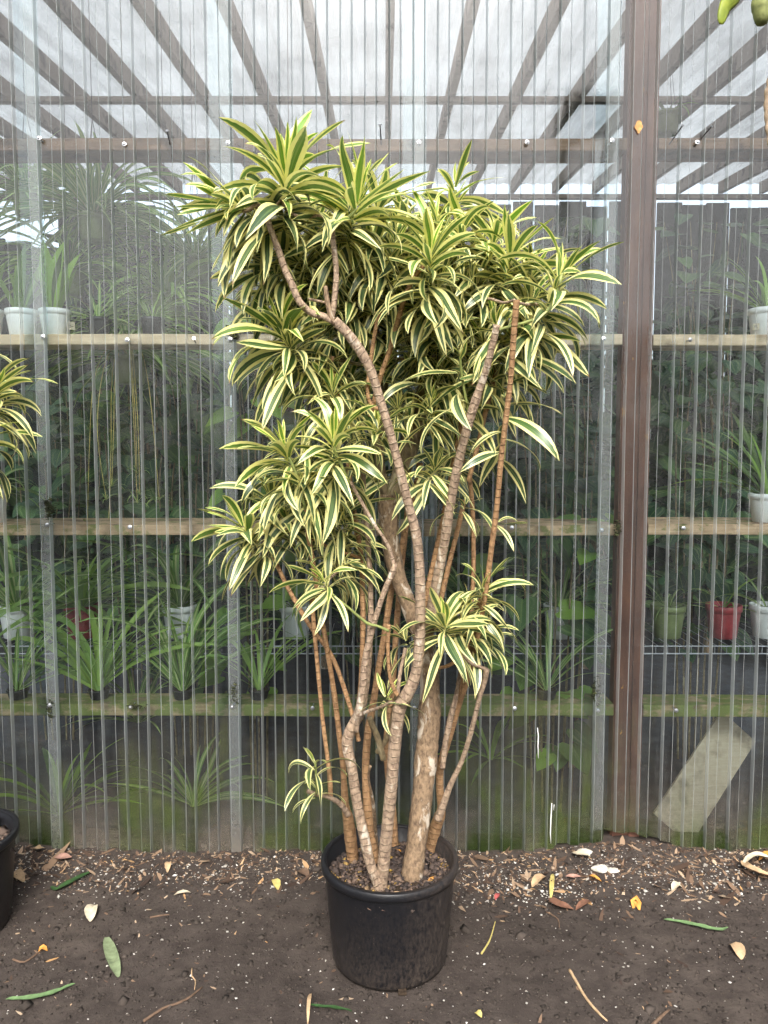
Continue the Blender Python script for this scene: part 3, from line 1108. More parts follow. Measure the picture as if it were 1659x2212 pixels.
stem_px("branch", [(776, 1545, 16), (784, 1480, 16), (790, 1420, 15), (802, 1370, 13), (816, 1320, 12), (833, 1270, 12), (849, 1234, 13), (852, 1218, 12)], 2.03, 1.98, G, 0.014)
stem_px("branch", [(850, 1222, 9), (843, 1190, 8), (826, 1158, 8), (813, 1140, 8), (793, 1106, 8), (770, 1065, 8), (757, 1040, 8)], 1.98, 1.97, G, 0.016)
stem_px("trunk", [(762, 1858, 26), (757, 1810, 27), (752, 1768, 24), (746, 1740, 18), (743, 1690, 13), (740, 1640, 13), (733, 1589, 12), (723, 1506, 12), (710, 1423, 11), (693, 1323, 11), (680, 1239, 11), (666, 1156, 11), (661, 1100, 11)], 2.13, 1.98, K, 0.019, base_on_soil=True)
stem_px("branch", [(752, 1760, 14), (735, 1737, 12), (710, 1722, 10), (685, 1716, 9), (664, 1709, 9)], 2.11, 2.02, G, 0.018)
stem_px("branch", [(714, 1724, 11), (713, 1690, 11), (710, 1656, 10), (697, 1556, 9), (686, 1439, 9), (677, 1339, 10), (673, 1288, 11)], 2.08, 2.00, K, 0.018)
stem_px("branch", [(775, 1600, 10), (760, 1540, 10), (733, 1456, 10), (710, 1406, 10), (666, 1346, 10), (620, 1266, 10), (583, 1188, 9), (570, 1165, 8)], 2.12, 2.08, K, 0.017)
stem_px("branch", [(770, 1560, 13), (780, 1480, 12), (783, 1399, 12), (784, 1330, 12), (783, 1273, 12), (783, 1203, 12)], 2.11, 2.14, K, 0.022)
stem_px("branch", [(783, 1207, 8), (750, 1196, 7), (720, 1186, 7), (690, 1172, 6), (664, 1158, 6)], 2.13, 2.05, K, 0.016)
stem_px("branch", [(786, 1240, 10), (776, 1173, 10), (766, 1106, 10), (760, 1070, 10), (752, 1000, 10)], 2.14, 2.14, K, 0.018)
stem_px("branch", [(858, 1502, 10), (843, 1466, 8), (838, 1406, 8), (840, 1349, 9)], 2.03, 1.99, K, 0.03)
stem_px("branch", [(840, 1363, 7), (815, 1352, 6), (793, 1346, 7), (753, 1313, 6), (722, 1288, 6), (706, 1270, 6)], 1.99, 1.96, M['green_stem'])
stem_px("trunk", [(808, 1862, 24), (800, 1800, 22), (794, 1740, 20), (790, 1660, 17), (795, 1580, 16), (806, 1520, 15), (816, 1456, 14), (830, 1373, 14), (843, 1289, 14), (852, 1240, 14), (866, 1189, 13), (881, 1123, 13), (896, 1070, 13), (907, 1000, 14)], 2.2, 2.36, K, 0.020, base_on_soil=True)
stem_px("trunk", [(852, 1830, 20), (846, 1740, 18), (838, 1660, 15), (834, 1606, 14), (846, 1506, 13), (853, 1406, 13), (860, 1306, 13), (866, 1240, 12), (876, 1150, 11), (880, 1090, 11)], 2.3, 2.38, K, 0.020, base_on_soil=True)
stem_px("branch", [(828, 1640, 14), (818, 1600, 14), (806, 1570, 15), (798, 1550, 13)], 2.17, 2.14, MS)
stem_px("branch", [(815, 1625, 13), (838, 1590, 12), (850, 1545, 12), (856, 1510, 11)], 2.18, 2.12, MS)
stem_px("branch", [(858, 1510, 9), (862, 1470, 9), (868, 1436, 8), (876, 1400, 8)], 2.06, 2.12, G, 0.018)
stem_px("branch", [(770, 1580, 10), (780, 1545, 8), (820, 1528, 7), (848, 1515, 6)], 2.08, 2.06, G, 0.012)
stem_px("dead_twig", [(817, 1845, 7), (812, 1800, 7), (808, 1752, 9), (804, 1720, 6), (796, 1680, 5), (800, 1655, 6)], 2.06, 2.04, BK, base_on_soil=True, n=7)
stem_px("trunk", [(930, 1838, 28), (940, 1790, 26), (950, 1762, 24), (953, 1745, 18), (950, 1700, 17), (951, 1659, 17), (961, 1620, 17), (980, 1556, 17), (1003, 1473, 16), (1020, 1389, 16), (1034, 1320, 16), (1044, 1284, 15)], 2.2, 2.12, K, 0.018, base_on_soil=True, n=12)
stem_px("branch", [(956, 1660, 12), (963, 1600, 13), (976, 1540, 13), (990, 1489, 13), (1003, 1432, 14)], 2.2, 2.2, G, 0.02)
stem_px("trunk", [(946, 1770, 18), (960, 1732, 16), (972, 1698, 13), (988, 1665, 12), (1002, 1632, 11), (1020, 1572, 11), (1036, 1506, 11), (1047, 1470, 12), (1051, 1446, 14)], 2.19, 2.10, G, 0.012)
stem_px("branch", [(1052, 1448, 11), (1036, 1440, 8), (1016, 1432, 7), (986, 1403, 7), (970, 1386, 7), (958, 1372, 6)], 2.10, 2.04, G, 0.012)
stem_px("branch", [(948, 1443, 7), (968, 1438, 8), (988, 1424, 8), (1010, 1392, 8), (1026, 1340, 8)], 2.08, 2.06, K, 0.014)
stem_px("branch", [(1000, 1500, 12), (1020, 1430, 12), (1040, 1330, 12), (1050, 1272, 12), (1063, 1173, 12), (1073, 1096, 12), (1083, 986, 12), (1093, 903, 12), (1103, 820, 12), (1110, 719, 13), (1116, 648, 14)], 2.16, 1.86, K, 0.021)
stem_px("branch", [(990, 1480, 11), (1010, 1380, 11), (1020, 1292, 10), (1023, 1206, 10), (1021, 1106, 10), (1014, 1025, 10)], 2.24, 2.30, K, 0.018)
stem_px("branch", [(940, 1350, 12), (953, 1292, 12), (973, 1206, 11), (990, 1139, 11), (1003, 1080, 10)], 2.22, 2.28, K, 0.019)
stem_px("branch", [(915, 1340, 14), (923, 1280, 14), (943, 1190, 13), (961, 1106, 13), (983, 986, 12), (996, 920, 11), (990, 880, 10)], 2.24, 2.22, K, 0.019)
stem_px("branch", [(1000, 1000, 10), (993, 953, 11), (980, 905, 11), (966, 860, 10)], 2.3, 2.35, K, 0.02)
stem_px("branch", [(1012, 1040, 10), (1030, 970, 10), (1050, 886, 10), (1066, 826, 10), (1072, 800, 11)], 2.16, 2.12, K, 0.019)
# upper branches
stem_px("branch", [(722, 694, 17), (700, 684, 15), (670, 674, 15), (646, 650, 15), (630, 613, 15), (616, 583, 14), (603, 545, 14), (585, 495, 13), (572, 462, 13), (556, 444, 12), (540, 452, 9), (524, 458, 8)], 1.89, 1.89, G, 0.016)
stem_px("branch", [(716, 688, 13), (721, 660, 12), (725, 620, 12), (726, 580, 12), (720, 525, 12), (715, 478, 13)], 1.89, 1.89, G, 0.022)
stem_px("branch", [(722, 700, 11), (714, 680, 11), (707, 650, 11), (703, 618, 9)], 1.886, 1.88, BK)
stem_px("branch", [(706, 654, 5), (685, 650, 6), (668, 646, 6)], 1.882, 1.95, G, 0.012)
stem_px("branch", [(716, 482, 6), (690, 466, 6), (660, 470, 6), (625, 458, 6), (604, 430, 7)], 1.89, 1.93, G, 0.012)
stem_px("branch", [(570, 462, 6), (585, 452, 6), (600, 440, 6), (612, 425, 8)], 1.89, 1.93, G, 0.012)
stem_px("branch", [(718, 480, 7), (740, 478, 7), (757, 466, 8), (768, 452, 7)], 1.89, 1.94, M['green_stem'])
stem_px("branch", [(800, 900, 11), (820, 820, 11), (843, 753, 11), (866, 670, 11), (884, 618, 10), (910, 580, 9), (930, 560, 8)], 2.12, 1.97, K, 0.02)
stem_px("branch", [(818, 884, 9), (800, 872, 8), (794, 840, 8), (800, 786, 9), (810, 720, 9), (820, 673, 9)], 2.06, 2.05, K, 0.022)
stem_px("branch", [(826, 742, 16), (803, 703, 14), (778, 675, 13), (753, 654, 10)], 2.3, 2.22, MS)
stem_px("branch", [(820, 735, 9), (795, 722, 8), (768, 708, 7)], 2.26, 2.16, BK)
stem_px("branch", [(826, 742, 12), (845, 710, 10), (855, 660, 9), (850, 600, 8)], 2.3, 2.32, MS)
stem_px("branch", [(843, 773, 5), (880, 776, 6), (920, 772, 7), (955, 768, 8)], 2.16, 2.3, BK)
stem_px("branch", [(880, 906, 4), (905, 894, 5), (930, 876, 6)], 2.18, 2.3, M['green_stem'])
stem_px("branch", [(780, 1003, 6), (794, 1014, 8), (812, 1028, 9)], 2.2, 2.26, BK)
stem_px("branch", [(1012, 888, 7), (1004, 850, 6), (996, 800, 6), (993, 756, 6)], 2.05, 2.0, M['green_stem'])
stem_px("branch", [(1078, 712, 6), (1110, 703, 7), (1140, 695, 7), (1175, 680, 8), (1200, 640, 9), (1214, 590, 8)], 1.90, 2.0, M['green_stem'])
stem_px("branch", [(1118, 654, 6), (1140, 658, 6), (1168, 656, 6)], 1.86, 2.05, G, 0.012)
stem_px("branch", [(1112, 648, 6), (1088, 654, 6), (1060, 646, 6), (1034, 643, 5)], 1.86, 2.05, G, 0.012)
stem_px("branch", [(1000, 620, 14), (1040, 650, 10), (1080, 610, 8), (1097, 570, 8), (1104, 545, 7)], 2.32, 2.1, M['green_stem'])
stem_px("branch", [(995, 640, 12), (985, 560, 10), (984, 480, 9), (984, 410, 7)], 2.33, 2.22, M['green_stem'])
stem_px("branch", [(985, 600, 9), (955, 540, 8), (942, 480, 7)], 2.33, 2.14, M['green_stem'])
stem_px("branch", [(560, 1170, 6), (540, 1160, 6), (522, 1144, 7)], 2.08, 2.04, M['green_stem'])
stem_px("branch", [(661, 1102, 9), (650, 1060, 8), (635, 1010, 7), (614, 970, 7)], 1.98, 1.97, M['green_stem'])
stem_px("branch", [(755, 1044, 8), (740, 1010, 7), (724, 970, 7), (720, 948, 6)], 1.97, 1.95, M['green_stem'])
stem_px("branch", [(673, 1290, 8), (690, 1275, 7), (712, 1250, 7), (737, 1226, 7)], 2.0, 2.06, G, 0.012)
stem_px("branch", [(720, 830, 8), (712, 800, 7), (720, 770, 6)], 2.1, 2.1, K, 0.015)
stem_px("branch", [(733, 960, 11), (735, 900, 11), (728, 850, 10), (720, 803, 10)], 2.14, 2.1, K, 0.018)
stem_px("branch", [(830, 800, 11), (790, 790, 9), (700, 770, 9), (640, 760, 8), (612, 735, 8), (603, 712, 7)], 2.28, 2.02, MS)
stem_px("branch", [(684, 1716, 4), (683, 1680, 5), (681, 1645, 5)], 2.03, 2.0, M['green_stem'])

leaves = []
rr = random.Random(5)


def ros(px, py, Y, ax, n=34, L=0.165, sl=0.09, yn=6, droop=1.0, amin=8, amax=108):
    rosette(leaves, at(px, py, Y), Vector(ax), n, L, sl, rr, yn, droop, amin, amax)


# front rosettes, traced
ros(618, 362, 1.93, (0.06, -0.15, 1), 54, 0.190, 0.15, 20, 0.9, 6)
ros(490, 440, 1.95, (-1, -0.25, 0.40), 46, 0.185, 0.11, 10)
ros(776, 424, 1.94, (0.28, -0.25, 1), 50, 0.185, 0.12, 18, 0.9, 6)
ros(737, 505, 2.00, (-0.2, -0.3, -0.2), 22, 0.17, 0.05, 0, 1.4)
ros(983, 392, 2.22, (0.02, -0.1, 1), 20, 0.135, 0.10, 6, 0.9)
ros(983, 440, 2.23, (0.05, -0.1, 1), 16, 0.145, 0.06, 2, 1.2)
ros(941, 466, 2.14, (-0.15, -0.25, 1), 26, 0.150, 0.08, 10)
ros(998, 490, 2.12, (0.05, -0.3, 1), 30, 0.145, 0.08, 10)
ros(931, 535, 1.94, (0.02, -0.40, 1), 50, 0.170, 0.14, 12)
ros(1068, 508, 2.16, (0.1, -0.1, 1), 24, 0.155, 0.07, 10)
ros(1106, 540, 2.08, (0.20, -0.25, 1), 42, 0.160, 0.14, 10)
ros(1216, 580, 2.00, (0.35, -0.2, 1), 44, 0.165, 0.20, 8, 1.15)
ros(1160, 640, 2.10, (0.5, -0.2, 0.5), 24, 0.155, 0.08, 2, 1.2)
ros(1128, 745, 2.08, (0.6, 0.1, 0.6), 26, 0.15, 0.08, 4, 1.3)
ros(1095, 830, 2.04, (0.1, 0.1, 1), 12, 0.165, 0.20, 0, 1.3, 60, 110)
ros(1070, 690, 2.04, (-0.2, -0.4, 0.8), 20, 0.15, 0.07, 2, 1.2)
ros(600, 695, 2.00, (-0.35, -0.3, 1), 34, 0.165, 0.13, 10, 1.1)
ros(625, 745, 2.02, (-0.1, -0.5, 0.3), 22, 0.175, 0.06, 0, 1.5)
ros(668, 690, 2.12, (-0.6, -0.1, 0.5), 30, 0.155, 0.09, 2, 1.2)
ros(560, 560, 2.06, (-0.5, 0.0, 0.4), 30, 0.155, 0.09, 0, 1.3)
ros(640, 545, 2.08, (-0.2, -0.1, 0.6), 34, 0.155, 0.10, 0, 1.3)
ros(719, 835, 2.06, (0.05, -0.3, 1), 22, 0.13, 0.07, 3, 1.1)
ros(680, 780, 2.14, (-0.3, -0.2, 0.4), 26, 0.145, 0.08, 0, 1.4)
ros(612, 958, 1.97, (-0.25, -0.3, 1), 40, 0.155, 0.13, 12)
ros(721, 942, 1.95, (0.05, -0.4, 1), 42, 0.160, 0.13, 8, 1.1)
ros(660, 1045, 1.98, (-0.1, -0.4, 0.6), 30, 0.155, 0.09, 2, 1.3)
ros(516, 1128, 2.03, (-0.55, -0.25, 0.9), 44, 0.140, 0.12, 9, 1.1)
ros(615, 1118, 2.08, (-0.3, -0.2, 0.6), 26, 0.135, 0.07, 2, 1.3)
ros(750, 1095, 2.08, (0.2, -0.1, 0.7), 28, 0.145, 0.10, 0, 1.3)
ros(745, 1165, 2.12, (0.2, 0.0, 0.6), 26, 0.145, 0.08, 0, 1.3)
ros(696, 1250, 1.96, (-0.35, -0.3, 0.9), 20, 0.120, 0.05, 6, 1.1)
ros(737, 1222, 2.07, (0.3, -0.1, 0.6), 16, 0.135, 0.05, 0, 1.2)
ros(1045, 1262, 2.08, (0.10, -0.3, 1), 30, 0.125, 0.10, 4, 1.1)
ros(960, 1342, 2.04, (-0.1, -0.4, 0.9), 30, 0.150, 0.07, 2, 1.1)
ros(1010, 1320, 2.12, (0.3, -0.1, 0.6), 26, 0.135, 0.09, 0, 1.2)
ros(1050, 1370, 2.14, (0.5, 0.0, 0.4), 16, 0.13, 0.05, 0, 1.2)
ros(872, 1372, 2.14, (-0.3, -0.2, 0.7), 12, 0.115, 0.05, 0, 1.1)
ros(834, 1500, 2.05, (-0.05, -0.2, 1), 10, 0.105, 0.04, 3, 0.7)
ros(681, 1640, 2.00, (0.0, -0.2, 1), 9, 0.115, 0.06, 1, 1.0, 30, 80)
ros(683, 1690, 2.02, (0.0, -0.2, 1), 6, 0.10, 0.05, 0, 1.1, 60, 100)
ros(815, 925, 2.06, (0.25, -0.3, 0.9), 22, 0.13, 0.06, 5, 1.1)
ros(860, 880, 2.14, (0.1, -0.5, 0.5), 18, 0.11, 0.04, 0, 1.0)
ros(930, 868, 2.06, (0.1, -0.4, 0.8), 24, 0.125, 0.07, 2, 1.2)
ros(946, 1000, 2.10, (0.3, -0.3, 0.7), 26, 0.135, 0.08, 0, 1.2)
ros(1008, 1085, 2.12, (0.3, -0.1, 0.7), 8, 0.13, 0.04, 0, 1.1, 50, 100)
ros(1085, 1130, 2.08, (1, 0.1, 0.1), 3, 0.14, 0.02, 0, 1.2, 10, 50)
ros(1072, 800, 2.12, (0.3, 0.2, 0.6), 20, 0.14, 0.08, 0, 1.3)
ros(993, 760, 2.00, (0.0, -0.2, 1), 10, 0.15, 0.16, 1, 1.2, 50, 110)
# the middle and the back of the crown
back = [(830, 500, 2.2), (865, 480, 2.3), (880, 560, 2.2), (830, 580, 2.12), (780, 560, 2.2), (700, 560, 2.15), (690, 480, 2.2), (760, 620, 2.12), (800, 660, 2.25), (850, 650, 2.16), (905, 640, 2.12),
        (950, 610, 2.06), (1010, 570, 2.2), (1045, 600, 2.14), (1045, 660, 2.22), (985, 690, 2.18), (930, 715, 2.14), (885, 730, 2.25), (1010, 745, 2.22), (1045, 790, 2.25), (960, 800, 2.2), (755, 760, 2.3),
        (760, 820, 2.25), (690, 650, 2.25), (590, 600, 2.2), (640, 610, 2.28), (720, 690, 2.3), (890, 820, 2.3), (860, 520, 2.05), (800, 520, 2.06), (1150, 590, 2.2), (1090, 620, 2.28), (660, 980, 2.12), (700, 1060, 2.14),
        (580, 1060, 2.12), (900, 500, 2.35), (950, 560, 2.4), (700, 420, 2.25), (820, 440, 2.3), (1040, 540, 2.38), (905, 590, 2.4), (780, 480, 2.35), (985, 840, 2.3), (800, 990, 2.3), (980, 950, 2.35), (1040, 730, 2.1)]
for i, (x, y, Y) in enumerate(back):
    ros(x, y, Y + rr.uniform(-.03, .03), (rr.uniform(-.5, .5), rr.uniform(-.5, .2), rr.uniform(.4, 1)), rr.randrange(24, 34), rr.uniform(.135, .165), rr.uniform(.07, .11), 2, 1.25)
emit_leaves(plant, leaves, 296, plant_loc, M['leaf'])

# dry scraps lying on the pot's soil
def scrap(parent, px, py, z, ln, ratio, ang, col, bend=0.25, name="dry_leaf"):
    A = leaf_arch(name, col, bend, ratio, 0.2, random.random(), segs=6, twist=random.uniform(-1.2, 1.2), fold=0.35, base=0.3)
    p = on_z(px, py, z) - plant_loc
    o = link(name, arch_mesh(A), parent, Matrix.Translation(p) @ Matrix.Rotation(ang, 4, 'Z') @ Matrix.Rotation(R(-4), 4, 'Y') @ Matrix.Diagonal((ln, ln, ln, 1)))
    return o


DRY = {k: simple_mat("dry_leaf_" + k, c, 0.75, 0.3, 60, 0.4, 0.2, 0.002) for k, c in dict(
    tan=(0.42, 0.29, 0.17), pale=(0.52, 0.45, 0.33), brown=(0.17, 0.085, 0.055), orange=(0.55, 0.26, 0.06), yellow=(0.46, 0.38, 0.13), pink=(0.38, 0.22, 0.17), red=(0.34, 0.08, 0.075), twig=(0.14, 0.09, 0.06),
    green=(0.13, 0.21, 0.09), dgreen=(0.03, 0.07, 0.022), pgreen=(0.17, 0.21, 0.115), white=(0.48, 0.45, 0.38)).items()}
scrap(plant, 850, 1893, 0.256, 0.10, 0.13, 0.25, DRY['tan'])
scrap(plant, 955, 1826, 0.256, 0.075, 0.10, 1.9, DRY['tan'])
scrap(plant, 925, 1903, 0.256, 0.035, 0.30, 0.8, DRY['orange'])
scrap(plant, 958, 1862, 0.256, 0.05, 0.08, 0.1, DRY['pale'])
scrap(plant, 866, 1840, 0.256, 0.04, 0.25, 2.2, DRY['orange'])
scrap(plant, 838, 1932, 0.256, 0.04, 0.20, 0.4, DRY['tan'])

# ------------------------------------------------------------------ neighbouring plant at the left edge
nb_loc = Vector((on_z(-112, 1800, 0.30).x, on_z(-112, 1800, 0.30).y, ghf(-1.4, 2.4)))
nbp = empty("potted_plant", nb_loc, "second yellow-edged leafy plant whose black pot holds dry fallen leaves", "potted plant")
make_pot(nbp)
nleaves = []
r2 = random.Random(9)
for pts, rad in (([(0, 0, .2), (.03, .0, .7), (.10, -.02, 1.2), (.17, -.03, 1.50)], [.022, .018, .014, .010]), ([(-.04, .03, .2), (-.10, .05, .8), (-.16, .05, 1.5), (-.2, .04, 1.9)], [.02, .016, .012, .009]),
                 ([(.03, -.03, .2), (.06, -.05, .6), (.12, -.06, 1.0), (.16, -.05, 1.30)], [.016, .014, .011, .008])):
    stem(nbp, "trunk", [Vector(p) for p in pts], rad, G, 0.017)
for (x, y, Y, ax, n, L) in ((-12, 835, nb_loc.y - .03, (0.25, -0.2, 1), 44, 0.155), (-95, 760, nb_loc.y + .03, (-0.2, 0, 1), 36, 0.16), (-35, 930, nb_loc.y - .05, (0.2, -0.2, .8), 24, 0.15), (-160, 640, nb_loc.y, (0, 0, 1), 40, .16)):
    rosette(nleaves, at(x, y, Y), Vector(ax), n, L, 0.11, r2, 8, 1.1)
emit_leaves(nbp, nleaves, 290, nb_loc, M['leaf'])
for k in range(16):
    a, q = r2.uniform(0, 6.28), r2.uniform(0.02, 0.16)
    A = leaf_arch("dry_leaf", DRY[r2.choice(['tan', 'tan', 'pale', 'pink'])], r2.uniform(.4, 1.6), 0.28, 0.2, r2.random(), segs=6, twist=r2.uniform(-1.5, 1.5), fold=.4)
    ln = r2.uniform(.07, .12)
    link("dry_leaf", arch_mesh(A), nbp, Matrix.Translation((q * math.cos(a), q * math.sin(a), .262 + r2.uniform(0, .03))) @ Matrix.Rotation(r2.uniform(0, 6.28), 4, 'Z') @ Matrix.Rotation(r2.uniform(-.5, .1), 4, 'Y') @ Matrix.Diagonal((ln, ln, ln, 1)))

# ------------------------------------------------------------------ cactus hanging over the corner
cl = at(1665, -330, 1.95)
cac = empty("hanging_cactus", cl, "scalloped green and brown cactus stems hanging in front of the plastic wall", "cactus")
cac_pot = MB().lathe([(0.055, 0.0), (0.06, 0.004), (0.082, 0.12), (0.088, 0.12), (0.088, 0.135), (0.078, 0.135), (0.075, 0.10)], 24, True, True).build("pot", M['dark_plastic'], cac, True)
for a in (0.3, 2.4, 4.5):
    MB().tube([Vector((0.08 * math.cos(a), 0.08 * math.sin(a), 0.12)), Vector((0, 0, 0.5))], [0.0012, 0.0012], 5, uvs=False).build("hanger_wire", M['wire'], cac)
MB().tube([Vector((0, 0, 0.49)), Vector((0, 0, 1.0))], [0.002, 0.002], 6, uvs=False).build("hook", M['wire'], cac)
t = NT("cactus_skin")
nz = t.noise(t.geo(), 40, 5)
cact_green = t.done(t.principled(t.ramp(nz, [(0.3, (0.15, 0.20, 0.02)), (0.6, (0.25, 0.30, 0.035)), (0.85, (0.32, 0.30, 0.06))]), 0.45, t.bump(nz, .2, .003), 0.4))
cact_brown = simple_mat("corky_cactus_skin", (0.24, 0.18, 0.12), 0.8, 0.4, 45, 0.6, 0.2, 0.004)
cact_bud = simple_mat("cactus_bud", (0.20, 0.22, 0.08), 0.6, 0.5, 50, 0.4, 0.2, 0.003)


def flat_stem(name, pts, hw, th, mat, scallop=0.18, per=0.035):
    """three-winged cactus stem: lenticular section with scalloped edges"""
    P, _ = smooth_path([Vector(p) - cl for p in pts], [1] * len(pts), 0.006)
    mb = MB()
    m = len(P)
    n = 8
    L = 0
    for i, p in enumerate(P):
        tt = (P[min(i + 1, m - 1)] - P[max(0, i - 1)]).normalized()
        side = Vector((0, 1, 0)).cross(tt)
        side = side.normalized() if side.length > 1e-5 else Vector((1, 0, 0))
        side = (side + Vector((0, -.35, 0))).normalized()
        nrm = tt.cross(side)
        if i:
            L += (P[i] - P[i - 1]).length
        f = i / (m - 1)
        taper = min(1, 0.45 + f * 3) * min(1, math.sqrt(max(0.0, (1 - f) * 5)) + 0.12)
        w = hw * taper * (1 + scallop * abs(math.sin(math.pi * L / per)))
        for j in range(n):
            a = 2 * math.pi * j / n
            mb.v.append(tuple(p + side * (w * math.cos(a)) + nrm * (th * taper * math.sin(a))))
    for i in range(m - 1):
        for j in range(n):
            k = (j + 1) % n
            mb.f.append((i * n + j, i * n + k, (i + 1) * n + k, (i + 1) * n + j))
    mb.f.append(tuple(reversed(range(n))))
    mb.f.append(tuple((m - 1) * n + j for j in range(n)))
    return mb.build(name, mat, cac, True)


cY = 1.95
flat_stem("stem", [cl + Vector((-.02, 0, .11)), cl + Vector((-.07, -.01, .17)), at(1590, -330, cY), at(1575, -120, cY), at(1588, -30, cY), at(1566, 15, cY), at(1556, 52, cY)], 0.026, 0.008, cact_green, 0.12, 0.07)
flat_stem("stem", [cl + Vector((.03, 0, .11)), cl + Vector((.085, -.01, .15)), at(1735, -300, cY), at(1705, 0, cY), at(1672, 170, cY), at(1662, 230, cY), at(1664, 322, cY)], 0.016, 0.009, cact_brown, 0.38, 0.028)
flat_stem("stem", [cl + Vector((0, -.03, .11)), cl + Vector((0, -.09, .15)), at(1660, -320, cY - .1), at(1652, -150, cY - .1), at(1648, -20, cY - .1)], 0.010, 0.007, cact_green, 0.1, 0.05)
bud = MB()
bc = at(1643, 22, cY - .1) - cl
bud.lathe([(0.004, 0.050), (0.012, 0.046), (0.020, 0.034), (0.0245, 0.018), (0.023, 0.002), (0.019, -0.012), (0.017, -0.020), (0.012, -0.030), (0.004, -0.033)][::-1], 16, True, True, tuple(bc + Vector((0.004, 0, 0))))
bud.build("bud", cact_bud, cac, True)

# ------------------------------------------------------------------ things inside the greenhouse
def strap_plant(name, label, p, n, L, ratio, mat_arch, spread=(10, 85), droop=1.2, group=None, parent=None, seed=1, youth=0.5, arcs=None, flat_arch=None):
    """grassy clump: n strap leaves from p (world). returns Empty"""
    r = random.Random(seed)
    e = parent or empty(name, p, label, "plant", group)
    for k in range(n):
        t = (k + .5) / n
        ang = R(spread[0] + (spread[1] - spread[0]) * t ** 0.8 + r.uniform(-6, 6))
        ph = k * 2.39996 + r.uniform(-.3, .3)
        d = Vector((math.cos(ph) * math.sin(ang), math.sin(ph) * math.sin(ang), math.cos(ang)))
        ln = L * r.uniform(0.65, 1.1)
        e0 = math.asin(d.z)
        bend = max(0.1, (e0 + R(60)) * droop * r.uniform(.5, 1.05))
        bi = min(range(len(BENDS)), key=lambda i: abs(BENDS[i] - bend))
        A = mat_arch[bi][r.randrange(len(mat_arch[bi]))]
        fr = frame(d, Vector((0, 0, 1)) if abs(d.z) < .95 else Vector((-math.cos(ph), -math.sin(ph), .2)))
        off = Vector((math.cos(ph), math.sin(ph), 0)) * r.uniform(0, .015)
        roll = Matrix.Rotation(r.uniform(-.5, .5), 4, 'X')
        for tries in range(3):
            m = Matrix.Translation(p + off) @ fr @ roll @ Matrix.Diagonal((ln, ln * ratio / 0.07, ln, 1))
            ymin = (A['V'] @ np.array(m.to_3x3()).T)[:, 1].min() + m.translation.y
            if ymin > WALL + .018:
                break
            if tries == 0:
                d.y = abs(d.y) * .6
            else:
                d.y = .35
                ln *= .7
            fr = frame(d, Vector((0, 0, 1)))
        else:
            continue
        link("leaf", arch_mesh(A), e, Matrix.Translation(-Vector(e.location)) @ m)
    return e


SP = [[leaf_arch("leaf", M['spider'], b, 0.07, y, random.random(), segs=9, twist=random.uniform(-1, 1), base=.55) for y in (0.2, .9)] for b in BENDS]
M['grass'] = leaf_mat("bright_grass_leaf", stripe=False, young=((0.34, 0.50, 0.10), (0.1, 0.2, 0.05)), old=((0.20, 0.34, 0.09), (0.1, 0.2, 0.05)), trans=0.4, rough=0.45, tipbrown=False)
BG = [[leaf_arch("leaf", M['grass'], b, 0.07, y, random.random(), segs=9, twist=random.uniform(-1, 1), base=.6) for y in (0.3, .95)] for b in BENDS]
GR = [[leaf_arch("leaf", M['plain_leaf'], b, 0.07, y, random.random(), segs=9, twist=random.uniform(-1, 1), base=.6) for y in (0.3, .95)] for b in BENDS]


def small_pot(parent, p, r, h, mat, name="pot"):
    """tapered pot with a banded rim; p = base centre (world)"""
    b = p - Vector(parent.location)
    return MB().lathe([(r * .70, 0), (r * .74, .002), (r * .92, h * .76), (r * .93, h * .80), (r, h * .81), (r, h * .985), (r * .97, h), (r * .90, h), (r * .86, h * .8)], 28, True, True, tuple(b)).build(name, mat, parent, True)


LASTPOT = [None]


def potted(px, py_base, Y, rpx, hpx, mat, label, n, L, ratio, arch, z=None, spread=(8, 70), droop=1.0, seed=1, group=None, name="potted_plant"):
    b = at(px, py_base, Y)
    if z is not None:
        b.z = z
    e = empty(name, b, label, "potted plant", group)
    r, h = px_size(rpx, Y), px_size(hpx, Y)
    small_pot(e, b, r, h, mat)
    LASTPOT[0] = e
    MB().lathe([(0.0, h * .86), (r * .87, h * .85)], 20, False, False).build("soil", M['soil_dark'], e)
    strap_plant(None, None, b + Vector((0, 0, h * .86)), n, L, ratio, arch, spread, droop, parent=e, seed=seed)
    return e


z2, z3, z4 = B[2][0][2] + .001, B[3][0][2] + .001, B[4][0][2] + .001
z2r, z3r = B[2][1][2] + .001, B[3][1][2] + .001
yb = WALL + 0.085
